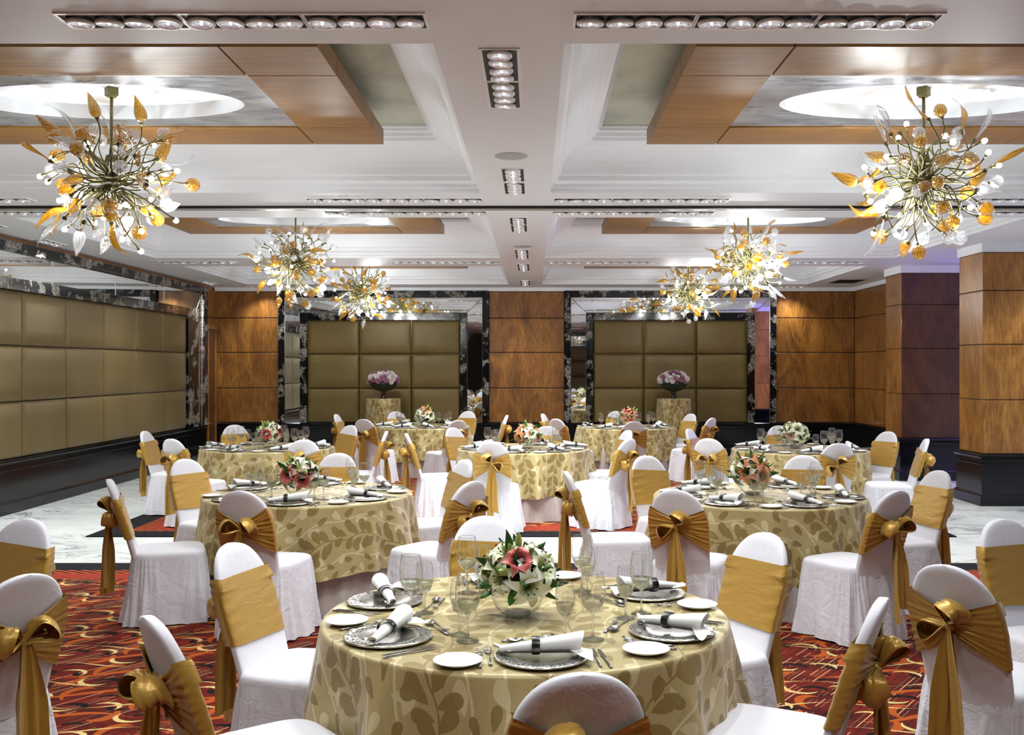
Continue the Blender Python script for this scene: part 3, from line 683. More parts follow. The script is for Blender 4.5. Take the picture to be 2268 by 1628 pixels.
# ------------------------------------------------------------------ chandeliers
def chand_meshes():
    arms = []; rr = random.Random(3)
    for k in range(10):
        Ln = [.27, .31, .34, .37, .40, .43, .46, .33, .41, .24][k]; b = rr.uniform(-.10, .10); b2 = rr.uniform(-.07, .07)
        pts = [(b*sin(pi*s)+b2*sin(2*pi*s), b2*sin(pi*s)*.8, .05+(Ln-.05)*s) for s in [i/9 for i in range(10)]]
        m = MB(); m.tube(pts, [.0056]*4+[.0048]*5+[.0055], 6)
        e = Vector(pts[-1]); tdir = (Vector(pts[-1])-Vector(pts[-2])).normalized()
        m.tube([e-tdir*.006, e+tdir*.01, e+tdir*.03], [.006, .010, .017], 8)
        q = Vector((0, 0, 1)).rotation_difference(tdir)
        arms.append((m.mesh('arm', BRONZE, True), e+tdir*.02, q))
    D = {}
    m = MB(); m.sphere((0, 0, .032), .033, 16, 10); D['clear_globe'] = m.mesh('clear_globe', CG, True)
    m = MB(); m.sphere((0, 0, .034), .034, 16, 10, (1, 1, 1.08)); D['amber_globe'] = m.mesh('amber_globe', AG, True)
    def bud(L, r, bend):
        m = MB(); P = []
        def fn(u, v):
            rad = r*(sin(pi*min(1, v*1.0)**.62)**.9)*(1-.25*v)+.0015
            return (bend*v*v+rad*cos(2*pi*u), rad*sin(2*pi*u), L*v)
        m.grid(fn, 14, 14, cu=True); return m
    D['amber_bud'] = bud(.135, .030, .03).mesh('amber_bud', AG, True)
    D['clear_bud'] = bud(.13, .028, -.03).mesh('clear_bud', CG, True)
    def leaf(L, w_, tw):
        m = MB()
        def fn(u, v):
            ww = w_*sin(pi*(.06+.94*v)**.8)+.002; a = tw*v; x = (u*2-1)*ww
            th = .004
            ox = .05*sin(2.6*v)
            return (ox+x*cos(a), x*sin(a)+.02*sin(3*v)+.006*(1-(u*2-1)**2), L*v)
        m.grid(fn, 5, 16); m.grid(lambda u, v: tuple(Vector(fn(u, v))+Vector((.0, -.005*(1-(u*2-1)**2), 0))), 5, 16); return m
    D['amber_leaf'] = leaf(.20, .017, 2.2).mesh('amber_leaf', AG, True)
    D['clear_leaf'] = leaf(.22, .015, -2.0).mesh('clear_leaf', CG, True)
    m = MB(); m.sphere((0, 0, .016), .0185, 10, 8, (1, 1, 1.15)); D['bulb'] = m.mesh('bulb', BULB, True)
    h = MB()
    h.lathe([(0, -.05), (.05, -.045), (.062, -.02), (.055, .015), (.03, .04), (0, .05)], 20)
    for k in range(14):
        a = 2*pi*k/14; h.tube([(.03*cos(a), .03*sin(a), .0), (.055*cos(a+.5), .055*sin(a+.5), .09), (.03*cos(a+1), .03*sin(a+1), .17)], [.006, .006, .005], 5)
        h.tube([(.045*cos(a), .045*sin(a), .0), (.06*cos(a+.4), .06*sin(a+.4), -.07), (.075*cos(a+.9), .075*sin(a+.9), -.15)], [.006, .006, .005], 5)
    hub = h.mesh('hub', BRONZE, True)
    m = MB(); m.box(-.035, .035, -.035, .035, -.055, 0); m.lathe([(0, -.066), (.03, -.066), (.038, -.055), (0, -.055)], 16); can = m.mesh('canopy', BRONZE)
    return arms, D, hub, can
ARMS, ORN, HUB, CANOPY = chand_meshes()
pd = bpy.data.lights.new('chandelier_glow', 'POINT'); pd.energy = CHAND_W; pd.color = LAMP_COL; pd.shadow_soft_size = .02
def chandelier(x, y, z, label, seed):
    rr = random.Random(seed); t = thing('chandelier', label, 'chandelier', (x, y, z), (0, 0, rr.uniform(0, 6)), 'blown glass chandeliers')
    ztop = 3.486+.113-z
    ob('hub', HUB, t); ob('canopy', CANOPY, t, (0, 0, ztop))
    m = MB().tube([(0, 0, .1), (0, 0, ztop-.05)], .011, 10); ob('rod', m.mesh('rod', BRONZE, True), t)
    n = 96; kinds = (['bulb']*26+['clear_globe']*20+['amber_globe']*15+['amber_bud']*12+['clear_bud']*9+['amber_leaf']*8+['clear_leaf']*8)
    rr.shuffle(kinds); nb = 0
    for k in range(n):
        zz = .93-1.93*(k+.5)/n; a = k*2.39996+rr.uniform(-.2, .2); r_ = sqrt(max(0, 1-zz*zz))
        d_ = Vector((r_*cos(a), r_*sin(a), zz)); me, e, q = ARMS[rr.randrange(10)]
        q0 = Vector((0, 0, 1)).rotation_difference(d_) @ Quaternion((0, 0, 1), rr.uniform(0, 6.28))
        arm = ob('arm', me, t, (0, 0, .02*zz), q0); kd = kinds[k]
        ob(kd, ORN[kd], arm, e, q @ Quaternion((0, 0, 1), rr.uniform(0, 6.28)), rr.uniform(1.22, 1.48) if kd != 'bulb' else 1)
        if kd == 'bulb' and nb < 5 and zz < -.25:
            nb += 1; wp = q0 @ (e+(q @ Vector((0, 0, .05)))); ob('chandelier_glow', pd, t, wp)
nm = [('left', 'nearest'), ('left', 'middle'), ('left', 'farthest'), ('right', 'nearest'), ('right', 'middle'), ('right', 'farthest')]
k = 0
for i, x in enumerate(CX):
    for j, y in enumerate(CY):
        chandelier(x+(.04 if j == 0 else 0), y, 2.97, 'clear and amber glass chandelier, %s of the three on the %s' % (nm[k][1], nm[k][0]), 20+k); k += 1

# ------------------------------------------------------------------ chairs
def yc(z): return -.205-.165*max(0, (z-.42)/.53)**1.1
def hw(z):
    if z < .70: return .172+.013*(z-.40)/.30
    return .185*max(0, 1-((z-.70)/.25)**2.3)**(1/2.3)
def back_loop(z, phi, off=0):
    w_ = hw(z)+off; th = .024+off; cx_, sx_ = cos(phi), sin(phi)
    e = .45
    x = w_*abs(cx_)**.75*(1 if cx_ > 0 else -1); y = th*(abs(sx_)**e)*(1 if sx_ > 0 else -1)*(1.0 if z < .9 else 1)
    return x, y
def chair_meshes(v):
    rr = random.Random(100+v); ph = [rr.uniform(0, 6.28) for _ in range(12)]
    out = {}
    # backrest
    zs = [.40, .43, .47, .52, .58, .64, .70, .75, .79, .83, .86, .885, .905, .922, .935, .943, .948, .95]
    m = MB(); N = 40
    def fn(u, w_):
        z = zs[round(w_*(len(zs)-1))]; phi = 2*pi*u; x, y = back_loop(z, phi)
        if z > .93: y *= (1-(z-.93)/.02*.35)
        curve = -.018*(1-(x/.19)**2)
        return (x, yc(z)+y+curve*.6, z)
    m.grid(fn, N, len(zs), cu=True); k = len(zs)
    m.add([m.v[i*k+k-1] for i in range(N)], [tuple(range(N))])
    out['backrest'] = m.mesh('backrest', CH, True)
    # seat
    m = MB(); N = 48
    def se(phi, a, b, e=.42): 
        return a*abs(cos(phi))**e*(1 if cos(phi) > 0 else -1), b*abs(sin(phi))**e*(1 if sin(phi) > 0 else -1)
    pr_ = [(1.0, .405), (1.005, .43), (.995, .452), (.965, .466), (.90, .474), (.7, .481), (.4, .485), (.0005, .486)]
    m.grid(lambda u, w_: (lambda p: (p[0], p[1]+.0, pr_[round(w_*7)][1]))(se(2*pi*u, .222*pr_[round(w_*7)][0], .232*pr_[round(w_*7)][0])), N, 8, cu=True)
    out['seat'] = m.mesh('seat', CH, True)
    # skirt
    m = MB(); N = 160; K = 12
    def sk(u, w_):
        phi = 2*pi*u; z = .432*(1-w_)+.004; d_ = w_
        x, y = se(phi, .224, .234, .42+.25*d_)
        fl = .055*d_+.028*d_*abs(sin(2*phi))**3
        r_ = sqrt(x*x+y*y); 
        rip = .0055*sin(46*phi+ph[0]+2*sin(5*phi))*(1-.8*d_)*min(1, .25+5*d_)+.0012*sin(101*phi)
        rip += d_**.8*(.013*sin(7*phi+ph[1]+d_)+.012*sin(12*phi+ph[2]+1.5*d_)+.009*sin(19*phi+ph[3]-d_*2)+.005*sin(31*phi+ph[4]+2*d_))
        k_ = 1+(fl+rip)/r_
        zz = z + (.010*sin(5*phi+ph[5])+.01)*d_*d_*.5
        return (x*k_, y*k_-.01*d_, max(.003, zz))
    m.grid(sk, N, K, cu=True); out['skirt'] = m.mesh('skirt', CHS, True)
    # sash band
    m = MB(); N = 112; K = 43
    kz = .72+rr.uniform(-.015, .01)
    def sb(u, w_):
        phi = 2*pi*u   # 0 = +x, pi/2 = front(+y), 3pi/2 = rear
        rear = max(0, -sin(phi)); c_ = abs(cos(phi))
        x0, y0 = back_loop(.70, phi, .004)
        if y0 < 0:
            q = min(1, abs(x0)/.185); pin = q**.85
            lo = .565*pin+(kz-.035)*(1-pin); hi = .835*pin+(kz+.03)*(1-pin)
        else: lo, hi, q = .565+.02*x0, .835+.02*x0, 1
        tw = .02*(x0/.19)*(1 if v == 1 else -.6)
        z = lo+(hi-lo)*w_+tw*(w_-.2)*.6
        x, y = back_loop(z, phi, .0045)
        y = min(-.024, y) if y < 0 else y
        if z > .78 and y > 0: y = max(y, .028)
        pl = 0
        if y0 < 0: pl = -(.004+.008*(1-abs(sin(w_*pi*6.5+ph[6]+1.2*q+.6*sin(w_*5+ph[8]))))**.8*(.35+.65*(1-q))+.005*(1-abs(sin(w_*pi*10+ph[7]-q)))) - .016*(1-q)**1.5
        else: pl = .0015*sin(w_*30+x0*25)*max(0, abs(x0)/.19-.3)
        return (x, yc(z)+y+pl-.011*(1-(x/.19)**2)*.6, z)
    m.grid(sb, N, K, cu=True); out['sash'] = m.mesh('sash', SASH, True)
    # bow
    O = Vector((0, yc(kz)-.038, kz)); up = Vector((0, -.29, .957)); X = Vector((1, 0, 0)); ou = Vector((0, -.957, -.29))
    m = MB(); m.sphere((0, 0, 0), .021, 14, 10, (1.0, .9, 1.2)); m.v = [tuple(O+ou*.026+Vector(p)+Vector((0, .002*sin(p[0]*300+p[2]*200), 0))) for p in m.v]
    out['knot'] = m.mesh('knot', SASH, True)
    angs = [(120, -18), (158, 40), (205, 68)][v]
    for li, an in enumerate(angs):
        a = R(an); A = X*cos(a)+up*sin(a); Cc = -X*sin(a)+up*cos(a); L = .125 if li == 0 else .115; pp = ph[8+li]
        m = MB()
        rho = (1.05 if li == 0 else -1.25)
        B_ = ou*cos(rho)+Cc*sin(rho); C_ = Cc*cos(rho)-ou*sin(rho)
        def lp(u, w_):
            s_ = u; q = w_-.5; g_ = sin(pi*s_)
            W_ = .026+.085*g_**.7
            al = L*g_**.8*(1-.22*(2*q)**2*g_+.10*q)
            bb = .050*sin(2*pi*s_)*(1-.25*abs(2*q)*g_)+.010*g_*sin(q*6+pp)
            pls = (.010*(1-abs(sin(q*10+pp+s_)))+.006*(1-abs(sin(q*19+pp*2-2*s_)))-.006)*(1.5-g_)+.007*sin(5*s_+q*7+pp)
            cc = q*W_+.014*g_*sin(3*s_+pp)
            return tuple(O+A*(al+.006)+ou*(.026+.034*g_)+B_*(bb+pls)+C_*cc)
        m.grid(lp, 34, 23); out['bow_loop%d' % li] = m.mesh('bow_loop', SASH, True, fix=False)
    for ti in range(2):
        m = MB(); sx = (-1 if ti else 1); pp = rr.uniform(0, 6); ln = [.50, .56][ti]+rr.uniform(-.04, .02)
        def tl(u, w_):
            s_ = u; q = w_-.5
            W_ = .022+.085*min(1, s_*2.2)**.8
            x = sx*(.012+.028*s_)+q*W_+.006*sin(3*s_+pp)
            y = -.020-.012*s_-.006*ti+(.010*(1-2*abs(sin(q*7+pp)))+.005*sin(q*17+pp+2*s_))*(.5+.5*s_)+.006*sin(5*s_+pp)
            z = -ln*s_-.02*q*s_*sx
            tw = (.7 if ti else -.5)+.3*s_; dx, dy = x-sx*(.012+.028*s_), y+.020
            return (O.x+sx*(.012+.022*s_)+dx*cos(tw)-dy*sin(tw), O.y-.032-.015*s_+dx*sin(tw)+dy*cos(tw), O.z+z-.01)
        m.grid(tl, 22, 11); out['tail%d' % ti] = m.mesh('sash_tail', SASH, True, fix=False)
    return out
CM = [chair_meshes(v) for v in range(3)]
OFF = .355
def chair(px, py, ang, label, v, group):
    """px,py: where the top of the back stands in the photo; ang: facing, degrees from +X"""
    d = (EYE-.95)*F/(py-VY); x = (px-VX)*d/F; a = R(ang)
    x += cos(a)*OFF; y = d+sin(a)*OFF
    t = thing('banquet_chair', label, 'chair', (x, y, .012 if (-4.5 < x < 4.2 and (y < 8.6 or 10 < y < 18)) else 0), (0, 0, a-pi/2), group)
    M_ = CM[v]
    for k in ('backrest', 'seat', 'skirt'): ob(k, M_[k], t)
    s = ob('sash', M_['sash'], t); ob('knot', M_['knot'], s)
    for k in (0, 1): ob('bow_loop', M_['bow_loop%d' % k], s); ob('sash_tail', M_['tail%d' % k], s)
    return (x, y, a)

TB = {  # name: (x, y, phrase, flower set)
 'A': (-.035, 3.83, 'nearest table'), 'B': (-1.696, 7.48, 'left middle table'), 'C': (1.66, 7.37, 'right middle table'),
 'D': (-.127, 11.65, 'table past the aisle'), 'E': (-3.15, 11.75, 'far left table'), 'F': (3.06, 11.5, 'far right table'),
 'G': (-1.81, 16.0, 'rear left table'), 'H': (1.44, 15.8, 'rear right table')}
CHAIRS = [
 ('A', 522, 1210, -18, 'left'), ('A', 1075, 1150, -77, 'far'), ('A', 1690, 1187, -149, 'right'), ('A', 1285, 1495, 98, 'near'), ('A', 350, 1372, 38, 'near left'), ('A', 1937, 1332, 153, 'near right'),
 ('B', 250, 1065, 21, 'near left'), ('B', 535, 1090, 77, 'near'), ('B', 412, 1020, -33, 'far left'), ('B', 748, 1007, -92, 'far'), ('B', 1027, 1021, -150, 'far right'), ('B', 1043, 1069, 142, 'near right'),
 ('C', 1260, 1047, 6, 'left'), ('C', 1433, 1013, -62, 'far left'), ('C', 1498, 1088, 66, 'near left'), ('C', 1780, 1012, -112, 'far'), ('C', 1981, 1090, 122, 'near right'), ('C', 2076, 1046, 196, 'right'),
 ('D', 1089, 980, 84, 'near'), ('D', 904, 962, 12, 'near left'), ('D', 1391, 974, 142, 'near right'), ('D', 1388, 955, 200, 'far right'), ('D', 1004, 949, -38, 'far left'), ('D', 1211, 946, -95, 'far'),
 ('E', 324, 957, -3, 'left'), ('E', 383, 974, 62, 'near left'), ('E', 520, 943, -60, 'far left'), ('E', 672, 976, 108, 'near right'), ('E', 774, 944, -128, 'far right'), ('E', 852, 957, 186, 'right'),
 ('F', 1529, 952, -28, 'far left'), ('F', 1570, 973, 62, 'near left'), ('F', 1856, 984, 94, 'near'), ('F', 1965, 958, 208, 'right'), ('F', 2048, 974, 168, 'near right'), ('F', 1726, 945, -88, 'far'),
 ('G', 747, 919, -6, 'left'), ('G', 806, 930, 70, 'near'), ('G', 877, 913, -62, 'far left'), ('G', 1036, 912, -115, 'far right'), ('G', 1120, 921, 186, 'right'), ('G', 1013, 932, 126, 'near right'),
 ('H', 1205, 918, -14, 'left'), ('H', 1233, 929, 44, 'near left'), ('H', 1404, 935, 96, 'near'), ('H', 1529, 918, -150, 'far right'), ('H', 1365, 912, -90, 'far'), ('H', 1575, 927, 142, 'near right'),
]
SEATS = []
for i, (tn, px, py, an, side) in enumerate(CHAIRS):
    ph_ = TB[tn][2]
    look = 'bow facing the camera' if 0 < an % 360 < 170 else 'plain gold band showing'
    x, y, a = chair(px, py, an, 'white covered chair, %s, %s side of the %s' % (look, side, ph_), i % 3, 'covered chairs around the '+ph_)
    SEATS.append((tn, x, y, side))
for (px, py, an, lb) in ((55, 1156, -105, 'large white chair with smooth gold band cut off by the left edge'), (50, 1278, 148, 'white chair with gold bow in the lower left corner'),
                         (2226, 1157, -72, 'large white chair with smooth gold band at the right edge'), (2104, 1257, 38, 'white chair with gold bow at the lower right, turned right')):
    chair(px, py, an, lb, 1 if px < 1000 else 2, 'covered chairs cut by the picture edge')

# ------------------------------------------------------------------ tables and cloths
def cloth_mesh(R_, ztop, zbot, seed, flare=.10, nf=(9, 14, 23), amp=.038, mat=None, name='tablecloth', nt=288, inner=True, gather=0):
    rr = random.Random(seed); ph = [rr.uniform(0, 6.28) for _ in range(8)]
    prof = []
    if inner: prof += [(0.001, 0, 0), (R_*.5, 0, 0), (R_*.85, 0, 0), (R_-.03, 0, 0)]
    for k in range(5):
        a = k/4*pi/2; prof.append((R_-.018+.018*sin(a), -.018*(1-cos(a)), 0))
    nd = 16
    for k in range(1, nd+1): prof.append((R_, -.018, k/nd))
    m = MB(); m.uv = []; H = ztop-zbot-.018; K = len(prof)
    def fn(i, j):
        th = 2*pi*i/nt; r0, dz, t_ = prof[j]
        r_ = r0; z = ztop+dz; flat = r0-dz
        if t_ > 0:
            f = (sin(nf[0]*th+ph[0])+.8*sin(nf[1]*th+ph[1])+.45*sin(nf[2]*th+ph[2]))
            f2 = sin(2*th+ph[3])*.012
            r_ = R_+flare*t_**1.2*.5+amp*(t_**.8)*f+f2*t_+.004*sin(41*th+ph[4])*t_+gather*sin(64*th)*(1-t_)
            z = ztop-.018-H*t_+(.018*sin(3*th+ph[5])+.012*sin(5*th+ph[6]))*t_*(1 if inner else .2)
            flat = R_+H*t_
        return (r_*cos(th), r_*sin(th), max(z, .004) if not inner else z), (flat*cos(th), flat*sin(th))
    for i in range(nt):
        for j in range(K):
            p, q = fn(i, j); m.v.append(p); m.uv.append(q)
    m.f = [(i*K+j, ((i+1) % nt)*K+j, ((i+1) % nt)*K+j+1, i*K+j+1) for i in range(nt) for j in range(K-1)]; m.mi = [0]*len(m.f)
    return m.mesh(name, mat or DAM, True, fix=False)
RT = .775; ZT = .762
CLM = [cloth_mesh(RT, ZT, .27, s) for s in (1, 2, 3)]
SKM = [cloth_mesh(.735, .62, .0, s, .06, (17, 26, 39), .014, SKI, 'under_cloth', 320, False) for s in (4, 5)]
tm = MB(); tm.lathe([(0, .745), (.74, .745), (.745, .752), (.74, .758), (0, .758)], 64); TOPM = tm.mesh('tabletop', WOODT)
lm = MB(); lm.tube([(0, 0, .013), (0, 0, .745)], .02, 10); LEGM = lm.mesh('leg', STEEL)
nmt = {'A': 'nearest round table, laid for six, cream lilies in the middle', 'B': 'round table at left middle with red and cream lilies', 'C': 'round table at right middle with orange lilies'}
for i, (k, (x, y, ph_)) in enumerate(TB.items()):
    t = thing('round_table', 'round banquet table under the cloths, the '+ph_, 'table', (x, y, 0), group='round banquet tables')
    ob('tabletop', TOPM, t)
    for q in range(4): ob('leg', LEGM, t, (.5*cos(q*pi/2+.7), .5*sin(q*pi/2+.7), 0))
    tag(ob('tablecloth', CLM[i % 3], None, (x, y, 0), (0, 0, [-.15, 2.2, 1.1, 3.4, 4.9, .6, 5.5, 2.9][i])), 'gold leaf-patterned cloth draped over the '+ph_, 'tablecloth', 'gold leaf-patterned tablecloths')
    tag(ob('under_cloth', SKM[i % 2], None, (x, y, 0), (0, 0, i*1.3)), 'floor-length pale grey damask cloth beneath the gold one, '+ph_, 'tablecloth', 'pale grey under cloths')

# ------------------------------------------------------------------ tableware
def glass_mesh(h, r, foot):
    hs = h*.40; m = MB()
    m.lathe([(0, .001), (foot, .0015), (foot, .003), (foot*.5, .006), (.006, .014), (.0042, .03), (.0038, hs*.6), (.0045, hs-.01), (.010, hs+.002), (0, hs+.006)], 24, mi=1)
    m.lathe([(.011, hs+.0035), (.023, hs+.0115), (r*.79, hs+.029), (r*.93, hs+.046), (r*.86, hs+.040), (r*.6, hs+.027), (.012, hs+.018), (0, hs+.016)], 24, mi=1)
    m.lathe([(.010, hs+.002), (.024, hs+.010), (r*.80, hs+.028), (r*.97, hs+.050), (r, hs+.068), (r*.985, hs+(h-hs)*.62), (r*.94, hs+(h-hs)*.76), (r*.86, h-.012), (r*.80, h)], 32)
    m.grid(lambda u, v: ((r*.80+.0011*cos(2*pi*v))*cos(2*pi*u), (r*.80+.0011*cos(2*pi*v))*sin(2*pi*u), h+.0011*sin(2*pi*v)), 32, 6, cu=True, cv=True, mi=1)
    return m
GBIG = glass_mesh(.235, .044, .040).mesh('wine_glass', [GL, GLS], True); GSM = glass_mesh(.195, .035, .036).mesh('wine_glass', [GL, GLS], True)
m = MB(); m.lathe([(0, .004), (.07, .004), (.085, .006), (.10, .012), (.104, .013)], 48); CH_C = m.mesh('centre', SLV, True)
m = MB(); m.lathe([(.104, .013), (.125, .014), (.148, .015), (.153, .013), (.155, .009), (.10, .003), (0, .0)], 64); CH_R = m.mesh('rim', FIL, True)
m = MB(); m.lathe([(0, .006), (.045, .006), (.052, .008), (.060, .013), (.078, .0165), (.080, .0155), (.055, .003), (.042, 0), (0, 0)], 40); PLT = m.mesh('side_plate', CHINA, True)
def napkin():
    m = MB(); Ln = .27
    def r_(s): return .015+.027*s
    def fn(u, w_):
        s = u; a = w_*2*pi*1.75; k = .52+.48*w_; rr_ = r_(s)*k
        x = (s-.5)*Ln-(.03*(1-w_))*(s > .5)*s+.012*sin(a)*s
        return (x, rr_*cos(a), r_(s)+rr_*sin(a)*.9)
    m.grid(fn, 16, 44)
    def tail(u, w_):
        q = w_-.5; return (.06+.105*u, -.012-.075*u*q*2-.02*u+.012*sin(u*5), .010+.012*(1-u)+.010*sin(q*8+u*2)*u+.004)
    m.grid(tail, 10, 10)
    def tail2(u, w_):
        q = w_-.5; return (-.10-.055*u, .02*u+q*.05*(1-u*.5), .012+.006*sin(q*9)*u+.012*u)
    m.grid(tail2, 8, 8)
    return m.mesh('napkin', NAP, True, fix=False)
NAPM = napkin()
m = MB(); m.grid(lambda u, w_: (-.030+.026*w_, (.0325+.001*sin(pi*w_))*cos(2*pi*u), .027+(.0305+.001*sin(pi*w_))*sin(2*pi*u)*.95), 28, 4, cu=True)
m.grid(lambda u, w_: (-.028+.022*w_, (.0305)*cos(2*pi*u+.3*sin(w_*6)), .024+.0285*sin(2*pi*u+.3*sin(w_*6))*.95), 9, 2, cu=True, mi=1) if 0 else None
RINGM = m.mesh('napkin_ring', RING, True)
def knife():
    m = MB(); m.tube([(0, -.10, .004), (0, -.09, .004), (0, -.02, .004), (0, 0, .004)], [.003, .0055, .0045, .004], 8, flat=.6)
    m.add([(-.004, 0, .004), (.006, 0, .004), (.008, .04, .004), (.007, .085, .004), (0, .105, .004), (-.004, .09, .004), (-.004, .04, .004)]+[(-.004, 0, .0055), (.006, 0, .0055), (.008, .04, .0055), (.007, .085, .0055), (0, .105, .0055), (-.004, .09, .0055), (-.004, .04, .0055)],
          [(0, 1, 2, 3, 4, 5, 6), (13, 12, 11, 10, 9, 8, 7)]+[(k, (k+1) % 7, 7+(k+1) % 7, 7+k) for k in range(7)]); return m.mesh('knife', STEEL, False)
def fork():
    m = MB(); m.tube([(0, -.10, .003), (0, -.07, .004), (0, .0, .004), (0, .03, .006)], [.0065, .005, .0025, .003], 8, flat=.45)
    m.tube([(0, .03, .006), (0, .04, .005), (0, .05, .005)], [.003, .010, .011], 8, flat=.25)
    for k in range(4): x = -.009+.006*k; m.tube([(x, .048, .005), (x, .07, .008), (x*.95, .09, .012)], [.0017, .0017, .0008], 5)
    return m.mesh('fork', STEEL, True)
def spoon():
    m = MB(); m.tube([(0, -.09, .003), (0, -.06, .004), (0, .02, .004), (0, .045, .007)], [.0065, .005, .0025, .0035], 8, flat=.45)
    m.grid(lambda u, w_: (.019*w_*cos(2*pi*u), .072+.030*w_*sin(2*pi*u), .003+.008*w_*w_), 20, 5, cu=True)
    m.grid(lambda u, w_: (.019*w_*cos(2*pi*u), .072+.030*w_*sin(2*pi*u), .0018+.0088*w_*w_), 20, 5, cu=True); return m.mesh('spoon', STEEL, True)
KN, FO, SP = knife(), fork(), spoon()
rs = random.Random(77)
NAPROT = {('A', 'near'): 0, ('A', 'near left'): R(75), ('A', 'right'): R(200), ('A', 'left'): R(110), ('A', 'near right'): R(-35)}
for (tn, cx_, cy_, side) in SEATS:
    tx, ty, ph_ = TB[tn]; a = atan2(cy_-ty, cx_-tx); ux, uy = cos(a), sin(a)     # outwards, to the diner
    fx, fy = -ux, -uy; rx_, ry_ = fy, -fx                                       # forward and diner's right
    RC = .595
    ox, oy = tx+ux*RC, ty+uy*RC; hd = atan2(fy, fx)-pi/2
    def P(r_, f): return (ox+rx_*r_+fx*f, oy+ry_*r_+fy*f, ZT+.001)
    at = 'at %s seat of the %s' % (side, ph_)
    t = thing('charger_plate', 'silver filigree charger plate '+at, 'plate', P(0, 0), (0, 0, hd), 'silver chargers on the '+ph_); ob('centre', CH_C, t); ob('rim', CH_R, t)
    nr = NAPROT.get((tn, side), hd+R(90)*rs.choice((0, 1))+rs.uniform(-.5, .5))
    p = P(rs.uniform(-.01, .01), 0); t = thing('napkin', 'rolled white napkin with black ring '+at, 'napkin', (p[0], p[1], ZT+.016), (0, 0, nr), 'rolled napkins on the '+ph_)
    ob('linen_roll', NAPM, t); ob('napkin_ring', RINGM, t)
    tag(ob('side_plate', PLT, None, P(-.272, -.02+rs.uniform(-.02, .02)), (0, 0, 0)), 'small white side plate '+at, 'plate', 'side plates on the '+ph_)
    gb = (.195, .20); gs = (.115, .215)
    tag(ob('wine_glass', GBIG, None, P(gb[0]+rs.uniform(-.01, .01), gb[1]+rs.uniform(-.015, .015))), 'larger wine glass '+at, 'wine glass', 'wine glasses on the '+ph_)
    tag(ob('wine_glass', GSM, None, P(gs[0]+rs.uniform(-.01, .01), gs[1]+.01)), 'smaller wine glass '+at, 'wine glass', 'wine glasses on the '+ph_)
    for k, (o_, w_) in enumerate(((.178, 'inner'), (.203, 'outer'))):
        tag(ob('knife', KN, None, P(o_, -.02-.01*k), (0, 0, hd+rs.uniform(-.1, .1))), w_+' table knife '+at, 'knife', 'knives on the '+ph_)
    for k, (o_, w_) in enumerate(((-.172, 'inner'), (-.197, 'outer'))) if tn in 'ABC' else ():
        tag(ob('fork', FO, None, P(o_+(.003 if k == 0 else -.003), .03-.02*k), (0, 0, hd+rs.uniform(-.05, .05))), w_+' table fork '+at, 'fork', 'forks on the '+ph_)
    q = rs.uniform(-.25, .25)
    tag(ob('dessert_fork', FO, None, P(-.02, .225), (0, 0, hd-pi/2+q)), 'dessert fork above the charger '+at, 'fork', 'dessert forks on the '+ph_)
    tag(ob('dessert_spoon', SP, None, P(.0, .200), (0, 0, hd+pi/2+q*.5)), 'dessert spoon above the charger '+at, 'spoon', 'dessert spoons on the '+ph_)

# ------------------------------------------------------------------ flowers
def lily_mesh(mat, open_=1.0, seed=0):
    rr = random.Random(seed); m = MB()
    for k in range(6):
        a = k*pi/3+rr.uniform(-.1, .1); L = .088*(1 if k % 2 else .94); wd = .023 if k % 2 else .018; cu = rr.uniform(.8, 1.2)
        def fn(u, w_):
            q = (w_-.5)*2; W_ = wd*sin(pi*(.12+.86*u)**1.15)**.8
            r_ = .004+L*(.30*u+.62*u*u*open_); z = .055*sin(u*2.1)*1.05-.045*max(0, u-.6)**1.2*3*open_*cu
            z += .004*(1-q*q)*-1+.003*sin(u*9)*abs(q); x = r_; y = q*W_
            return (x*cos(a)-y*sin(a), x*sin(a)+y*cos(a), z+(.001 if k % 2 else 0))
        m.grid(fn, 9, 5)
    for k in range(6):
        a = k*pi/3+.3; m.tube([(0, 0, .01), (.012*cos(a), .012*sin(a), .045), (.02*cos(a), .02*sin(a), .06)], [.0008, .0008, .0008], 4, mi=1)
        m.sphere((.02*cos(a), .02*sin(a), .061), .0032, 6, 4, (1.6, 1, .8), mi=1)
    m.tube([(0, 0, -.05), (0, 0, .012)], [.0022, .005], 5, mi=2)
    return m.mesh('lily', [mat, STAM, LEAF], True, fix=False)
LIL = {k: [lily_mesh(mt, o, s) for s, o in enumerate((1.0, .75, .5))] for k, mt in (('w', LW), ('p', LP), ('o', LO))}
def leafm():
    m = MB()
    def fn(u, w_):
        q = (w_-.5)*2; W_ = .014*sin(pi*(.05+.95*u)**.8)**.9; return (q*W_, .012*sin(u*2)+.005*q*q, .085*u)
    m.grid(fn, 9, 5); m.grid(lambda u, w_: (fn(u, w_)[0], fn(u, w_)[1]-.002*sin(pi*u), fn(u, w_)[2]), 9, 5)
    m.tube([(0, 0, -.04), (0, 0, .004)], .002, 5); return m.mesh('leaf', LEAF, True, fix=False)
def budm():
    m = MB(); m.lathe([(.002, -.04), (.003, 0), (.010, .012), (.0115, .03), (.008, .05), (.001, .066)], 8); return m.mesh('bud', BUDM, True)
LEAFM, BUDMM = leafm(), budm()
def fillm(seed, Rr, n, r0=.0035):
    rr = random.Random(seed); m = MB()
    for k in range(n):
        z = rr.uniform(-.1, .95); a = rr.uniform(0, 6.283); s = sqrt(1-z*z); q = Rr*rr.uniform(.8, 1.04)
        m.sphere((q*s*cos(a), q*s*sin(a), q*z*.9), r0*rr.uniform(.7, 1.2), 5, 4)
    return m.mesh('baby_breath', GYP, True)
FILLM = fillm(1, .115, 260)
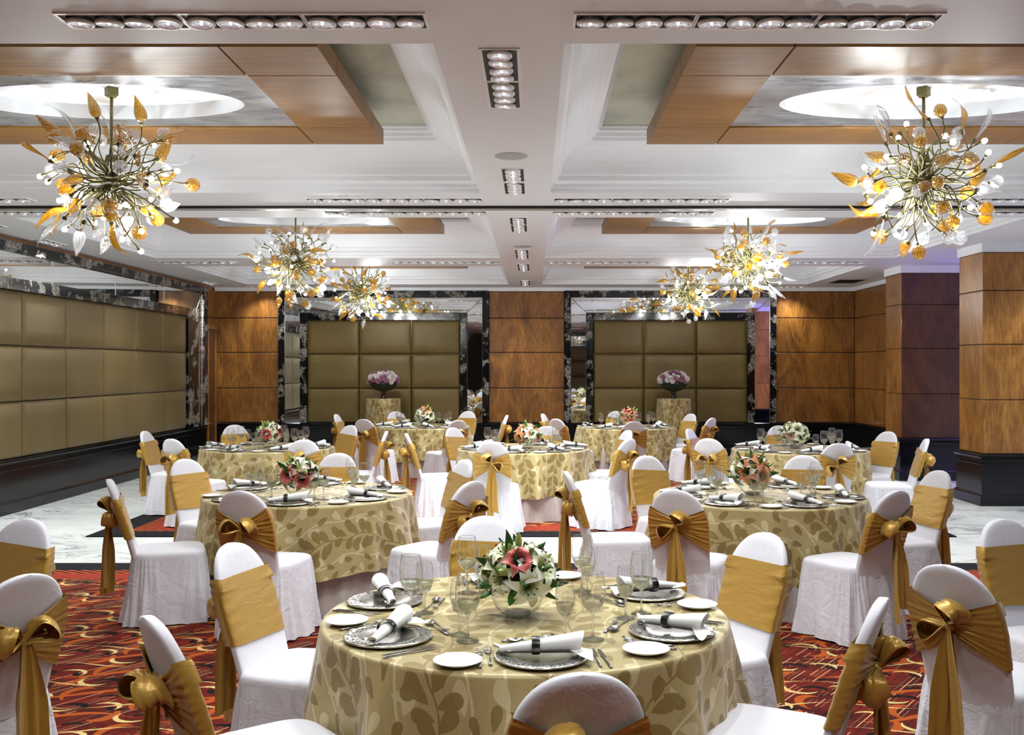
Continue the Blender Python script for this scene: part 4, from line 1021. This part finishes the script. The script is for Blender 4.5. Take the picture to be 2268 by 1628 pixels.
cm = MB(); cm.sphere((0, 0, .015), .075, 14, 10, (1, 1, .9)); COREM = cm.mesh('foliage_core', DGR, True)
bm_ = MB(); bp = [(0, .004), (.045, .003), (.062, .012), (.085, .035), (.098, .065), (.101, .09), (.097, .115), (.088, .14)]
bm_.lathe(bp, 48); bm_.lathe([(0, .003), (.044, .0025), (.055, .008), (.05, .016), (.03, .019), (0, .019)], 40, mi=1)
bm_.grid(lambda u, v: ((.088+.0016*cos(2*pi*v))*cos(2*pi*u), (.088+.0016*cos(2*pi*v))*sin(2*pi*u), .14+.0016*sin(2*pi*v)), 48, 6, cu=True, cv=True, mi=1)
BOWLM = bm_.mesh('glass_bowl', [BOWLG, GLS], True)
def dirs(n, lo=-.15):
    for k in range(n):
        z = .98-(.98-lo)*(k+.3)/n; a = k*2.39996; s = sqrt(max(0, 1-z*z)); yield Vector((s*cos(a), s*sin(a), z))
def bouquet(x, y, kinds, label, seed, sc=1.0, nl=13):
    rr = random.Random(seed)
    tag(ob('glass_bowl', BOWLM, None, (x, y, ZT+.001), (0, 0, 0)), 'clear glass bowl under the '+label.split(' lily')[0]+' lilies'+label.split('bouquet')[1].replace(' with one or two pink lilies', '').replace(' with peach lilies', ''), 'bowl', 'glass flower bowls')
    t = thing('lily_bouquet', label, 'flowers', (x, y, ZT+.145), (0, 0, rr.uniform(0, 6)), 'lily bouquets', sc)
    ob('foliage_core', COREM, t)
    for k, d_ in enumerate(dirs(nl)):
        kd = kinds[rr.randrange(len(kinds))]; q = Vector((0, 0, 1)).rotation_difference((d_+Vector((rr.uniform(-.2, .2), rr.uniform(-.2, .2), 0))).normalized())
        ob('lily', LIL[kd][rr.choice((0, 0, 1, 2))], t, d_*rr.uniform(.05, .08), q @ Quaternion((0, 0, 1), rr.uniform(0, 6)), rr.uniform(1.0, 1.25))
    for k, d_ in enumerate(dirs(20, -.45)):
        q = Vector((0, 0, 1)).rotation_difference((d_+Vector((rr.uniform(-.4, .4), rr.uniform(-.4, .4), rr.uniform(-.2, .2)))).normalized())
        ob('leaf', LEAFM, t, d_*.075, q @ Quaternion((0, 0, 1), rr.uniform(0, 6)), rr.uniform(.9, 1.35))
    for k in range(16):
        z = rr.uniform(.3, 1); a = rr.uniform(0, 6.28); s = sqrt(1-z*z); d_ = Vector((s*cos(a), s*sin(a), z)); q = Vector((0, 0, 1)).rotation_difference(d_)
        ob('bud', BUDMM, t, d_*rr.uniform(.075, .10), q, rr.uniform(.8, 1.2))
    f = ob('baby_breath', FILLM, t); f['kind'] = 'stuff'
bouquet(-.065, 3.80, 'wwwwwp', 'cream lily bouquet on the nearest table', 3, 1.08)
bouquet(-1.72, 7.30, 'wwwpp', 'red and cream lily bouquet on the left middle table', 4, 1.12)
bouquet(1.62, 7.42, 'wwoo', 'orange and cream lily bouquet on the right middle table', 5, 1.15)
bouquet(-.09, 11.55, 'wwoop', 'orange and yellow lily bouquet on the table past the aisle', 6, 1.15)
bouquet(-3.12, 11.7, 'wwpp', 'red and cream lily bouquet on the far left table', 7, 1.15)
bouquet(3.03, 11.6, 'wwwwo', 'cream lily bouquet with peach lilies on the far right table', 8, 1.2)
bouquet(-1.76, 16.0, 'woop', 'orange lily bouquet on the rear left table', 9, 1.2)
bouquet(1.49, 15.8, 'wopp', 'red and yellow lily bouquet on the rear right table', 10, 1.2)

# chrysanthemum vases on tall draped tables
def mum(mat):
    rr = random.Random(9); m = MB()
    for k, d_ in enumerate(dirs(70, .0)):
        a = d_*.012; b = d_*.045; s = d_.cross(Vector((0, 0, 1))).normalized()*.006 if d_.z < .99 else Vector((.006, 0, 0)); u = Vector((0, 0, .006))
        m.add([a-s, a+s, b+s+u, b+d_*.006+u*1.6, b-s+u], [(0, 1, 2, 3, 4)])
    m.sphere((0, 0, .008), .022, 8, 6); return m.mesh('chrysanthemum', mat, False, fix=False)
MUM = [mum(MW), mum(MP)]
tallm = cloth_mesh(.31, 1.128, .012, 9, .10, (11, 17, 7), .012, DAM, 'tall_tablecloth', 160)
vm_ = MB(); vm_.lathe([(0, 0), (.065, 0), (.07, .01), (.035, .035), (.04, .07), (.06, .14), (.085, .2), (.14, .26), (.22, .29), (.225, .295), (.13, .27), (.06, .2), (0, .06)], 32)
tt = MB(); tt.lathe([(0, 1.10), (.30, 1.10), (.30, 1.122), (0, 1.122)], 32); TT = tt.mesh('tabletop', WOODT); tl = MB(); tl.lathe([(.2, .013), (.2, .03), (.03, .05), (.03, 1.10)], 20); TLM = tl.mesh('pedestal', STEEL)
VM = vm_.mesh('flower_vase', VASE, True); ff = fillm(5, .25, 420, .006)
for (x, y, sd) in ((-2.80, 18.45, 'left'), (2.57, 18.4, 'right')):
    t = thing('cocktail_table', 'tall round table under a draped cloth before the %s wall panel' % sd, 'table', (x, y, 0), group='tall draped tables'); ob('tabletop', TT, t); ob('pedestal', TLM, t)
    tag(ob('tall_tablecloth', tallm, None, (x, y, 0), (0, 0, x)), 'floor-length leaf-patterned cloth on the tall table before the %s wall panel' % sd, 'tablecloth', 'cloths on the tall tables')
    tag(ob('flower_vase', VM, None, (x, y, 1.13)), 'dark flared vase on the tall table before the %s wall panel' % sd, 'vase', 'dark flared vases')
    rr = random.Random(3 if x < 0 else 4)
    t = thing('chrysanthemum_bouquet', 'dome of %s chrysanthemums before the %s wall panel' % ('pink and white' if x < 0 else 'white and pink', sd), 'flowers', (x, y, 1.42), group='chrysanthemum domes')
    m = MB(); m.sphere((0, 0, 0), .22, 18, 12, (1.15, 1.15, .75)); ob('foliage_core', m.mesh('foliage_core', DGR, True), t)
    for d_ in dirs(54, -.05):
        q = Vector((0, 0, 1)).rotation_difference(d_); ob('chrysanthemum', MUM[int(rr.random() < (.55 if x < 0 else .35))], t, (d_.x*.25, d_.y*.25, d_.z*.165+.02), q, rr.uniform(.8, 1.25))
    f = ob('baby_breath', ff, t, sc=(1.1, 1.1, .8)); f['kind'] = 'stuff'
